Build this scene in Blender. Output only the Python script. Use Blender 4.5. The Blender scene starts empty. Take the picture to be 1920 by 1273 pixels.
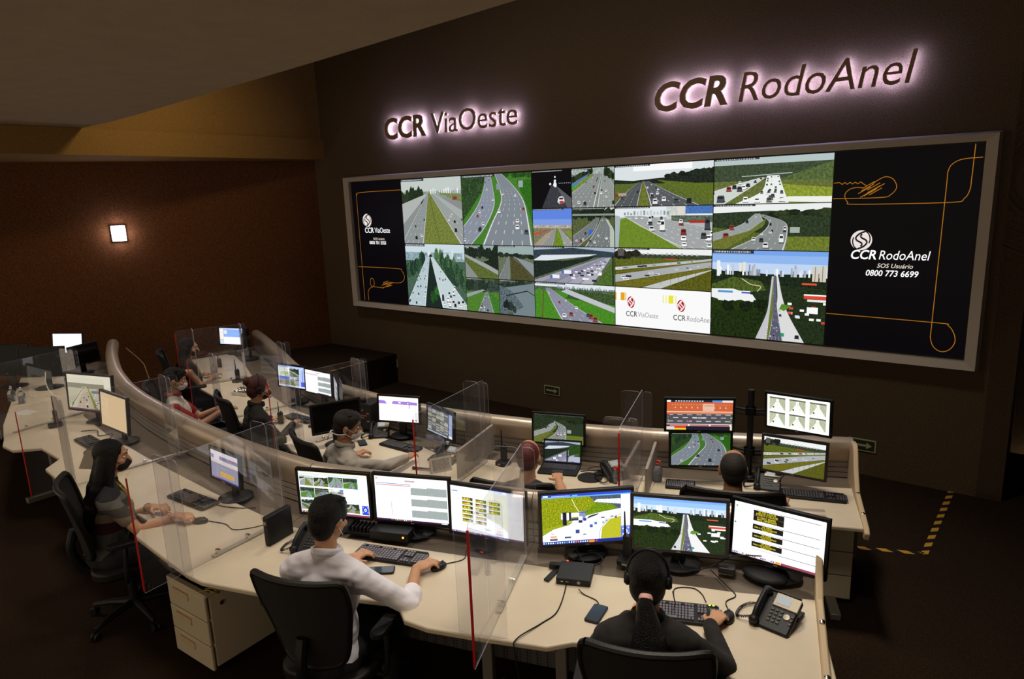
import bpy, bmesh, math, random
from math import sin, cos, pi, radians, atan2, sqrt
from mathutils import Vector, Matrix, Quaternion, Euler
SC = bpy.context.scene
COL = SC.collection
rnd = random.Random(7)

# ------------------------------------------------------------------ camera
def make_camera():
    yaw, pitch, roll = 0.671635, 0.2084495, 0.0381147
    f = Vector((-sin(yaw)*cos(pitch), cos(yaw)*cos(pitch), -sin(pitch)))
    r = Vector((cos(yaw), sin(yaw), 0)); d = f.cross(r)
    r2 = r*cos(roll) + d*sin(roll); d2 = -r*sin(roll) + d*cos(roll)
    cam = bpy.data.cameras.new('camera'); o = bpy.data.objects.new('camera', cam); COL.objects.link(o)
    cam.sensor_fit = 'HORIZONTAL'; cam.sensor_width = 36; cam.lens = 1283.3*36/1920
    cam.clip_start = 0.05; cam.clip_end = 60
    m = Matrix((( r2.x, -d2.x, -f.x, 0), (r2.y, -d2.y, -f.y, 0), (r2.z, -d2.z, -f.z, 2.8), (0, 0, 0, 1)))
    o.matrix_world = m
    SC.camera = o
make_camera()
# ------------------------------------------------------------------ world, exposure
SC.view_settings.view_transform = 'Standard'; SC.view_settings.look = 'None'
SC.view_settings.gamma = 1; SC.view_settings.exposure = 0; SC.view_settings.use_curve_mapping = False
SC.cycles.transparent_max_bounces = 64
w = bpy.data.worlds.new('world'); SC.world = w; w.use_nodes = True
w.node_tree.nodes['Background'].inputs[0].default_value = (0.9, 0.72, 0.52, 1)
w.node_tree.nodes['Background'].inputs[1].default_value = .85
# ------------------------------------------------------------------ lamps of the room (ceiling downlights out of frame), then added wall fills
def area(name, loc, size, power, col=(1, .90, .77), target=None, spread=110, sy=None):
    l = bpy.data.lights.new(name, 'AREA'); l.energy = power; l.color = col; l.shape = 'RECTANGLE' if sy else 'SQUARE'
    l.size = size
    if sy: l.size_y = sy
    l.spread = radians(spread)
    o = bpy.data.objects.new(name, l); COL.objects.link(o); o.location = loc
    if target:
        o.rotation_euler = (Vector(target)-Vector(loc)).to_track_quat('-Z', 'Y').to_euler()
    return o
area('ceiling_downlight', (-1.2, 2.45, 3.70), .6, 15, spread=100)
area('ceiling_downlight', (-3.6, 2.0, 3.70), .6, 10, spread=100)
area('ceiling_downlight', (-6.0, 1.9, 3.70), .5, 9, spread=100)
area('ceiling_downlight', (-8.3, 2.6, 3.70), .5, 10, spread=100)
area('ceiling_downlight', (-1.8, 4.6, 4.95), .5, 30, spread=90)
area('ceiling_downlight', (-4.5, 4.3, 4.95), .5, 28, spread=90)
area('ceiling_downlight', (-7.6, 4.7, 4.95), .5, 26, spread=90)

area('added_wall_fill', (-7.6, 4.9, 5.0), .4, 13, col=(1, .78, .42), target=(-9.9, 4.2, 3.5), spread=120)  # added fill without a real fixture, warms the left wall and beam
area('added_wall_fill', (-4.5, 5.6, 5.2), 3.5, 4, col=(1, .90, .74), target=(-4.5, 7.5, 3.6), spread=130, sy=.3)  # added fill without a real fixture, lifts the dark back wall
# ------------------------------------------------------------------ materials
def srgb(c):
    if isinstance(c, str):
        c = [int(c[i:i+2], 16)/255 for i in (0, 2, 4)]
    return tuple(((v/12.92) if v <= .04045 else ((v+.055)/1.055)**2.4) for v in c)
MATS = {}
def mat(name, col, rough=.5, metal=0, noise=0, nscale=30, bump=0, bscale=200, bdist=.01, bdet=4, spec=.5, coat=0, stretch=None, col2=None, trans=0):
    if name in MATS: return MATS[name]
    m = bpy.data.materials.new(name); m.use_nodes = True; MATS[name] = m
    nt = m.node_tree; b = nt.nodes['Principled BSDF']
    c = srgb(col)
    b.inputs['Base Color'].default_value = (*c, 1); b.inputs['Roughness'].default_value = rough
    b.inputs['Metallic'].default_value = metal; b.inputs['Specular IOR Level'].default_value = spec
    if coat: b.inputs['Coat Weight'].default_value = coat
    if trans: b.inputs['Transmission Weight'].default_value = trans
    tc = nt.nodes.new('ShaderNodeTexCoord'); mp = nt.nodes.new('ShaderNodeMapping')
    nt.links.new(tc.outputs['Object'], mp.inputs['Vector'])
    if stretch: mp.inputs['Scale'].default_value = stretch
    if noise:
        n = nt.nodes.new('ShaderNodeTexNoise'); n.inputs['Scale'].default_value = nscale; n.inputs['Detail'].default_value = 6
        nt.links.new(mp.outputs[0], n.inputs['Vector'])
        r = nt.nodes.new('ShaderNodeValToRGB')
        r.color_ramp.elements[0].position = .3; r.color_ramp.elements[1].position = .7
        c2 = srgb(col2) if col2 else tuple(v*(1-noise) for v in c)
        r.color_ramp.elements[0].color = (*c2, 1); r.color_ramp.elements[1].color = (*(c if col2 else tuple(min(1, v*(1+noise*.6)) for v in c)), 1)
        nt.links.new(n.outputs['Fac'], r.inputs['Fac']); nt.links.new(r.outputs[0], b.inputs['Base Color'])
    if bump:
        n = nt.nodes.new('ShaderNodeTexNoise'); n.inputs['Scale'].default_value = bscale; n.inputs['Detail'].default_value = bdet
        nt.links.new(mp.outputs[0], n.inputs['Vector'])
        bp = nt.nodes.new('ShaderNodeBump'); bp.inputs['Strength'].default_value = bump; bp.inputs['Distance'].default_value = bdist
        nt.links.new(n.outputs['Fac'], bp.inputs['Height']); nt.links.new(bp.outputs[0], b.inputs['Normal'])
    return m
def emit(name, col, s=1.0):
    if name in MATS: return MATS[name]
    m = bpy.data.materials.new(name); m.use_nodes = True; MATS[name] = m
    b = m.node_tree.nodes['Principled BSDF']; c = srgb(col)
    b.inputs['Base Color'].default_value = (.01, .01, .01, 1); b.inputs['Roughness'].default_value = .3
    b.inputs['Emission Color'].default_value = (*c, 1); b.inputs['Emission Strength'].default_value = s
    return m
def mat_screen(name, s):
    """a lit display: colour of the picture on it comes from the face colours, with a fine procedural grain on the landscape"""
    m = bpy.data.materials.new(name); m.use_nodes = True; nt = m.node_tree
    b = nt.nodes['Principled BSDF']; b.inputs['Base Color'].default_value = (.004, .004, .005, 1); b.inputs['Roughness'].default_value = .4; b.inputs['Specular IOR Level'].default_value = .12
    a = nt.nodes.new('ShaderNodeAttribute'); a.attribute_name = 'Picture'
    tc = nt.nodes.new('ShaderNodeTexCoord')
    n = nt.nodes.new('ShaderNodeTexNoise'); n.inputs['Scale'].default_value = 38 if 'wall' in name else 120; n.inputs['Detail'].default_value = 5; n.inputs['Roughness'].default_value = .75
    nt.links.new(tc.outputs['Object'], n.inputs['Vector'])
    r = nt.nodes.new('ShaderNodeMapRange'); r.inputs['From Min'].default_value = .36; r.inputs['From Max'].default_value = .64
    r.inputs['To Min'].default_value = .15; r.inputs['To Max'].default_value = 1.9
    nt.links.new(n.outputs['Fac'], r.inputs['Value'])
    mx = nt.nodes.new('ShaderNodeMix'); mx.data_type = 'FLOAT'; mx.inputs[2].default_value = 1
    nt.links.new(a.outputs['Alpha'], mx.inputs[0]); nt.links.new(r.outputs[0], mx.inputs[3])
    ml = nt.nodes.new('ShaderNodeMath'); ml.operation = 'MULTIPLY'; ml.inputs[1].default_value = s
    nt.links.new(mx.outputs[0], ml.inputs[0])
    nt.links.new(a.outputs['Color'], b.inputs['Emission Color']); nt.links.new(ml.outputs[0], b.inputs['Emission Strength'])
    return m
def mat_acrylic():
    m = bpy.data.materials.new('clear_acrylic'); m.use_nodes = True; nt = m.node_tree; nt.nodes.clear()
    o = nt.nodes.new('ShaderNodeOutputMaterial'); t = nt.nodes.new('ShaderNodeBsdfTransparent'); g = nt.nodes.new('ShaderNodeBsdfGlossy')
    t.inputs[0].default_value = (.975, .975, .985, 1); g.inputs['Roughness'].default_value = .015; g.inputs[0].default_value = (1, 1, 1, 1)
    fr = nt.nodes.new('ShaderNodeFresnel'); ge = nt.nodes.new('ShaderNodeNewGeometry'); io = nt.nodes.new('ShaderNodeMath'); io.operation = 'MULTIPLY_ADD'; io.inputs[1].default_value = 1/1.45-1.45; io.inputs[2].default_value = 1.45
    nt.links.new(ge.outputs['Backfacing'], io.inputs[0]); nt.links.new(io.outputs[0], fr.inputs[0])
    nz = nt.nodes.new('ShaderNodeTexNoise'); nz.inputs['Scale'].default_value = 2.5; tc = nt.nodes.new('ShaderNodeTexCoord')
    nt.links.new(tc.outputs['Object'], nz.inputs['Vector'])
    mu = nt.nodes.new('ShaderNodeMath'); mu.operation = 'MULTIPLY'
    ad = nt.nodes.new('ShaderNodeMath'); ad.operation = 'MULTIPLY_ADD'; ad.inputs[1].default_value = .5; ad.inputs[2].default_value = .75
    nt.links.new(nz.outputs['Fac'], ad.inputs[0]); nt.links.new(fr.outputs[0], mu.inputs[0]); nt.links.new(ad.outputs[0], mu.inputs[1])
    mx = nt.nodes.new('ShaderNodeMixShader'); nt.links.new(mu.outputs[0], mx.inputs[0]); nt.links.new(t.outputs[0], mx.inputs[1]); nt.links.new(g.outputs[0], mx.inputs[2])
    # faint dust film
    df = nt.nodes.new('ShaderNodeBsdfDiffuse'); df.inputs[0].default_value = (.8, .8, .85, 1)
    m2 = nt.nodes.new('ShaderNodeMixShader'); m2.inputs[0].default_value = .015
    nt.links.new(mx.outputs[0], m2.inputs[1]); nt.links.new(df.outputs[0], m2.inputs[2])
    nt.links.new(m2.outputs[0], o.inputs[0])
    return m
def mat_edge():
    m = bpy.data.materials.new('acrylic_edge'); m.use_nodes = True; nt = m.node_tree; nt.nodes.clear()
    o = nt.nodes.new('ShaderNodeOutputMaterial'); t = nt.nodes.new('ShaderNodeBsdfTransparent'); g = nt.nodes.new('ShaderNodeBsdfPrincipled')
    g.inputs['Base Color'].default_value = (.62, .60, .72, 1); g.inputs['Roughness'].default_value = .2
    mx = nt.nodes.new('ShaderNodeMixShader'); mx.inputs[0].default_value = .42
    nt.links.new(t.outputs[0], mx.inputs[1]); nt.links.new(g.outputs[0], mx.inputs[2]); nt.links.new(mx.outputs[0], o.inputs[0])
    return m
def mat_tape():
    m = bpy.data.materials.new('hazard_tape'); m.use_nodes = True; nt = m.node_tree; b = nt.nodes['Principled BSDF']
    uv = nt.nodes.new('ShaderNodeAttribute'); uv.attribute_name = 'Along'
    md = nt.nodes.new('ShaderNodeMath'); md.operation = 'FRACT'
    gt = nt.nodes.new('ShaderNodeMath'); gt.operation = 'GREATER_THAN'; gt.inputs[1].default_value = .5
    nt.links.new(uv.outputs['Fac'], md.inputs[0]); nt.links.new(md.outputs[0], gt.inputs[0])
    mx = nt.nodes.new('ShaderNodeMix'); mx.data_type = 'RGBA'; mx.inputs[6].default_value = (.62, .33, .04, 1); mx.inputs[7].default_value = (.012, .01, .01, 1)
    nt.links.new(gt.outputs[0], mx.inputs[0]); nt.links.new(mx.outputs[2], b.inputs['Base Color']); b.inputs['Roughness'].default_value = .5
    return m
def mat_perf():
    m = bpy.data.materials.new('perforated_metal'); m.use_nodes = True; nt = m.node_tree; b = nt.nodes['Principled BSDF']
    tc = nt.nodes.new('ShaderNodeTexCoord'); v = nt.nodes.new('ShaderNodeTexVoronoi'); v.inputs['Scale'].default_value = 55; v.inputs['Randomness'].default_value = 0
    nt.links.new(tc.outputs['Object'], v.inputs['Vector'])
    r = nt.nodes.new('ShaderNodeValToRGB'); r.color_ramp.elements[0].position = .32; r.color_ramp.elements[1].position = .38
    r.color_ramp.elements[0].color = (.004, .004, .004, 1); r.color_ramp.elements[1].color = (.07, .065, .06, 1)
    nt.links.new(v.outputs['Distance'], r.inputs[0]); nt.links.new(r.outputs[0], b.inputs['Base Color'])
    return m
ACR, EDGE, TAPE, PERF = mat_acrylic(), mat_edge(), mat_tape(), mat_perf()
SCR = mat_screen('lit_monitor', 1.25); SCRW = mat_screen('lit_video_wall', .95); SCRD = mat_screen('dim_monitor', .5)
M_wall = mat('brown_carpet_wall', '645440', .95, noise=.45, nscale=90, bump=.5, bscale=350, spec=.1)
M_wall2 = mat('red_brown_carpet_wall', '6a4428', .95, noise=.5, nscale=60, bump=.5, bscale=350, spec=.1)
M_beam = mat('tan_painted_beam', '8c6a38', .8, noise=.2, nscale=60, spec=.2)
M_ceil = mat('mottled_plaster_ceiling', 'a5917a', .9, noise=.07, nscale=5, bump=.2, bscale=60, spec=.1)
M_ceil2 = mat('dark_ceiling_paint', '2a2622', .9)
M_floor = mat('dark_speckled_carpet', '34271d', 1, noise=.75, nscale=160, bump=.6, bscale=500, spec=.05)
M_desk = mat('cream_laminate', 'd0c2aa', .38, noise=.03, nscale=8, spec=.4)
M_deskedge = mat('cream_edge_trim', 'c4ad8a', .5)
M_tube = mat('satin_aluminium_tube', 'c2b2a0', .34, metal=.6, noise=.06, nscale=3, stretch=(1, 1, 14))
M_slat = mat('grey_slat_panel', '9c938a', .5, metal=.1)
M_tray = mat('dark_cable_tray', '6e6255', .55, metal=.2)
M_cab = mat('cream_painted_steel', 'c2b59a', .45)
M_leg = mat('grey_painted_steel', '8c857a', .4, metal=.5)
M_blk = mat('black_plastic', '131315', .48, spec=.35)
M_blk2 = mat('matt_black_plastic', '101012', .6)
M_mesh = mat('black_chair_mesh', '1c1714', .85, bump=.8, bscale=600)
M_rub = mat('black_soft_leather', '120f0d', .5, spec=.35, bump=.15, bscale=120)
M_chrome = mat('polished_chrome', 'd8d4cc', .18, metal=1)
M_red = mat('red_edge_tape', 'c01414', .45)
M_frame = mat('grey_wall_frame', 'c2b6aa', .6)
M_dark = mat('dark_bezel', '0c0c0e', .4, spec=.3)
M_bez2 = mat('grey_bezel', '2e2a28', .4)
M_key = mat('grey_key', '3c3b3e', .45)
M_keyl = mat('pale_grey_key', '6e6a72', .4)  # paler grey for the keys of some keyboards
M_silver = mat('silver_plastic', 'a39a86', .4, metal=.3)
M_lcd = emit('grey_green_lcd', 'b9c0c2', .75)
M_lcdd = mat('dark_lcd', '30352f', .2)
M_white = mat('white_plastic', 'e4dfd6', .4)
M_clear = mat('clear_bottle', 'dfe6ec', .05, trans=.92)
M_glow = emit('cool_white_letter_glow', 'bcb8ff', 60)
M_let = mat('brown_letter_face', '8a6c50', .6)
M_ledr = emit('red_led', 'ff3010', 6); M_ledg = emit('green_led', 'a8ff20', 5); M_led_y = emit('orange_led', 'ff9020', 5)
M_lamp = emit('white_wall_lamp', 'ece6ff', 30)
M_skin = mat('skin_light', 'c4906c', .55, noise=.05, nscale=20)
M_skin2 = mat('skin_tan', 'ae7a58', .55, noise=.05, nscale=20)
M_hairb = mat('black_hair', '0f0b09', .45, spec=.3, noise=.6, nscale=50, bump=1, bscale=60, stretch=(5, 5, .6), bdist=.012)
M_hairbr = mat('dark_brown_hair', '1b0f0b', .42, noise=.5, nscale=40, bump=.8, bscale=70, stretch=(6, 6, .7))
M_hairred = mat('auburn_hair', '4a1710', .45, noise=.5, nscale=40, bump=.8, bscale=70, stretch=(6, 6, .7))
M_eyew = mat('eye_white', 'e8e0d8', .3); M_iris = mat('dark_iris', '120b08', .2)

# ------------------------------------------------------------------ mesh builder
def autosmooth(me, ang=35):
    for p in me.polygons: p.use_smooth = True
    me.set_sharp_from_angle(angle=radians(ang))
class MB:
    def __init__(s): s.v = []; s.f = []; s.m = []; s.mi = 0
    def add(s, vs, fs, mi=None):
        o = len(s.v); s.v += [tuple(p) for p in vs]
        for f in fs: s.f.append(tuple(i+o for i in f)); s.m.append(s.mi if mi is None else mi)
    def box(s, c, size, rz=0, rx=0, ry=0, mi=None, M=None):
        x, y, z = [k/2 for k in size]
        vs = [Vector((a*x, b*y, d*z)) for d in (-1, 1) for a, b in ((-1, -1), (1, -1), (1, 1), (-1, 1))]
        R = M if M is not None else Euler((rx, ry, rz)).to_matrix()
        vs = [R @ p + Vector(c) for p in vs]
        s.add(vs, [(3, 2, 1, 0), (4, 5, 6, 7), (0, 1, 5, 4), (1, 2, 6, 5), (2, 3, 7, 6), (3, 0, 4, 7)], mi)
    def rbox(s, c, size, r=.01, rz=0, rx=0, ry=0, seg=3, mi=None):
        "box with rounded vertical corners (in its local xy)"
        x, y, z = [k/2 for k in size]; r = min(r, x*.99, y*.99); pts = []
        for cx, cy, a0 in ((x-r, y-r, 0), (-x+r, y-r, 90), (-x+r, -y+r, 180), (x-r, -y+r, 270)):
            for k in range(seg+1):
                a = radians(a0+90*k/seg); pts.append((cx+r*cos(a), cy+r*sin(a)))
        R = Euler((rx, ry, rz)).to_matrix(); n = len(pts)
        vs = [R @ Vector((p[0], p[1], h)) + Vector(c) for h in (-z, z) for p in pts]
        s.add(vs, [tuple(range(n-1, -1, -1)), tuple(range(n, 2*n))]+[(i, (i+1) % n, n+(i+1) % n, n+i) for i in range(n)], mi)
    def prism(s, pts, z0, z1, mi=None):
        n = len(pts)
        A = sum(pts[i][0]*pts[(i+1) % n][1]-pts[(i+1) % n][0]*pts[i][1] for i in range(n))
        if A < 0: pts = pts[::-1]
        vs = [(p[0], p[1], z0) for p in pts]+[(p[0], p[1], z1) for p in pts]
        s.add(vs, [tuple(range(n-1, -1, -1)), tuple(range(n, 2*n))]+[(i, (i+1) % n, n+(i+1) % n, n+i) for i in range(n)], mi)
    def tube(s, path, r, seg=10, mi=None, cap=True, prof=None):
        path = [Vector(p) for p in path]; n = len(path); rings = []; up = None
        for i, p in enumerate(path):
            t = (path[min(i+1, n-1)]-path[max(i-1, 0)]).normalized()
            if up is None:
                up = Vector((0, 0, 1)) if abs(t.z) < .9 else Vector((1, 0, 0))
            a = t.cross(up)
            if a.length < 1e-5: a = t.orthogonal()
            a.normalize(); b = a.cross(t).normalized()
            if abs(t.z) >= .9 or prof is None: up = b
            rr = r[i] if isinstance(r, (list, tuple)) else r
            if prof: rings.append([p+a*q[0]+Vector((0, 0, 1))*q[1] for q in prof])
            else: rings.append([p+a*rr*cos(2*pi*k/seg)+b*rr*sin(2*pi*k/seg) for k in range(seg)])
        k = len(rings[0]); vs = [q for rg in rings for q in rg]
        fs = [(i*k+j, (i+1)*k+j, (i+1)*k+(j+1) % k, i*k+(j+1) % k) for i in range(n-1) for j in range(k)]
        if cap: fs += [tuple(range(k)), tuple(range((n-1)*k+k-1, (n-1)*k-1, -1))]
        s.add(vs, fs, mi)
    def lathe(s, prof, c=(0, 0, 0), seg=20, mi=None, M=None):
        vs = []; c = Vector(c)
        for r, z in prof:
            for k in range(seg):
                p = Vector((r*cos(2*pi*k/seg), r*sin(2*pi*k/seg), z)); vs.append((M @ p if M else p)+c)
        n = len(prof)
        fs = [(i*seg+j, i*seg+(j+1) % seg, (i+1)*seg+(j+1) % seg, (i+1)*seg+j) for i in range(n-1) for j in range(seg)]
        fs += [tuple(range(seg-1, -1, -1)), tuple(range((n-1)*seg, n*seg))]
        s.add(vs, fs, mi)
    def ell(s, c, r, M=None, seg=18, rings=12, mi=None):
        c = Vector(c); vs = [Vector((0, 0, -r[2]))]
        for i in range(1, rings):
            a = -pi/2+pi*i/rings
            vs += [Vector((r[0]*cos(a)*cos(2*pi*k/seg), r[1]*cos(a)*sin(2*pi*k/seg), r[2]*sin(a))) for k in range(seg)]
        vs.append(Vector((0, 0, r[2])))
        vs = [(M @ p if M else p)+c for p in vs]
        fs = [(0, 1+(k+1) % seg, 1+k) for k in range(seg)]
        for i in range(rings-2):
            fs += [(1+i*seg+k, 1+i*seg+(k+1) % seg, 1+(i+1)*seg+(k+1) % seg, 1+(i+1)*seg+k) for k in range(seg)]
        L = len(vs)-1; b = 1+(rings-2)*seg
        fs += [(L, b+k, b+(k+1) % seg) for k in range(seg)]
        s.add(vs, fs, mi)
    def cap(s, p0, r0, p1, r1, seg=14, mi=None):
        "round-ended tapered limb"
        p0, p1 = Vector(p0), Vector(p1); d = p1-p0; L = max(d.length, 1e-6); M = d.to_track_quat('Z', 'Y').to_matrix()
        prof = [(r0*.02, -r0)]+[(r0*cos(a), r0*sin(a)) for a in [radians(q) for q in (-70, -45, -22, 0)]]
        prof += [(r1*cos(a), L+r1*sin(a)) for a in [radians(q) for q in (0, 22, 45, 70)]]+[(r1*.02, L+r1)]
        s.lathe(prof, p0, seg, mi, M)
    def build(s, name, mats, parent=None, loc=None, rot=None, bevel=0, smooth=35, bseg=2):
        me = bpy.data.meshes.new(name); me.from_pydata(s.v, [], s.f)
        mats = mats if isinstance(mats, (list, tuple)) else [mats]
        for m in mats: me.materials.append(m)
        if len(mats) > 1:
            for p, i in zip(me.polygons, s.m): p.material_index = i
        me.update()
        if smooth: autosmooth(me, smooth)
        o = bpy.data.objects.new(name, me); COL.objects.link(o)
        if parent: o.parent = parent
        if loc is not None: o.location = loc
        if rot is not None: o.rotation_euler = rot
        if bevel:
            b = o.modifiers.new('bevel', 'BEVEL'); b.width = bevel; b.segments = bseg; b.limit_method = 'ANGLE'; b.angle_limit = radians(40)
            b.harden_normals = False
        return o
def tag(o, label=None, cat=None, group=None, kind=None):
    if label: o['label'] = label
    if cat: o['category'] = cat
    if group: o['group'] = group
    if kind: o['kind'] = kind
    return o
def empty(name, loc=(0, 0, 0), rz=0, label=None, cat=None, group=None):
    o = bpy.data.objects.new(name, None); COL.objects.link(o); o.location = loc; o.rotation_euler = (0, 0, rz)
    o.empty_display_size = .1
    return tag(o, label, cat, group)
def kids(o): return [c for c in bpy.data.objects if c.parent == o]
def copy_tree(o, parent=None):
    c = o.copy(); COL.objects.link(c); c.parent = parent
    for ch in kids(o): copy_tree(ch, c)
    return c
def copy_to(proto, loc, rz, label, group=None):
    c = copy_tree(proto); c.location = loc; c.rotation_euler = (0, 0, rz); c['label'] = label
    if group: c['group'] = group
    return c
def curve_pts(pts, n=8):
    "catmull-rom through points"
    P = [Vector(p) for p in pts]; P = [P[0]*2-P[1]]+P+[P[-1]*2-P[-2]]; out = []
    for i in range(1, len(P)-2):
        a, b, c, d = P[i-1:i+3]
        for k in range(n):
            t = k/n; out.append(.5*((2*b)+(c-a)*t+(2*a-5*b+4*c-d)*t*t+(-a+3*b-3*c+d)*t**3))
    out.append(P[-2]); return out
def remesh(mb, name, m, parent, voxel=.008, smooth=4, loc=None, rot=None):
    o = mb.build(name, m, None, smooth=0)
    r = o.modifiers.new('r', 'REMESH'); r.mode = 'VOXEL'; r.voxel_size = voxel
    if smooth: s2 = o.modifiers.new('s', 'SMOOTH'); s2.iterations = smooth; s2.factor = .5
    dg = bpy.context.evaluated_depsgraph_get(); me = bpy.data.meshes.new_from_object(o.evaluated_get(dg))
    old = o.data; o.modifiers.clear(); o.data = me; bpy.data.meshes.remove(old)
    me.name = name
    me.materials.clear(); me.materials.append(m)
    for p in me.polygons: p.use_smooth = True; p.material_index = 0
    if parent: o.parent = parent
    if loc is not None: o.location = loc
    if rot is not None: o.rotation_euler = rot
    return o
FONTW = {}
def text(s, h, m, parent=None, loc=(0, 0, 0), rot=(pi/2, 0, 0), name='lettering', bold=0, shear=0, sx=1, extrude=0, align='LEFT', res=3):
    cu = bpy.data.curves.new(name, 'FONT'); cu.body = s; cu.size = h/.727; cu.offset = bold*h; cu.shear = shear; cu.extrude = extrude
    cu.align_x = align; cu.resolution_u = res
    o = bpy.data.objects.new(name, cu); COL.objects.link(o)
    dg = bpy.context.evaluated_depsgraph_get(); me = bpy.data.meshes.new_from_object(o.evaluated_get(dg))
    bpy.data.objects.remove(o); bpy.data.curves.remove(cu)
    for v in me.vertices: v.co.x *= sx
    me.materials.clear(); me.materials.append(m)
    o = bpy.data.objects.new(name, me); COL.objects.link(o); o.location = loc; o.rotation_euler = rot
    if parent: o.parent = parent
    return o

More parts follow.
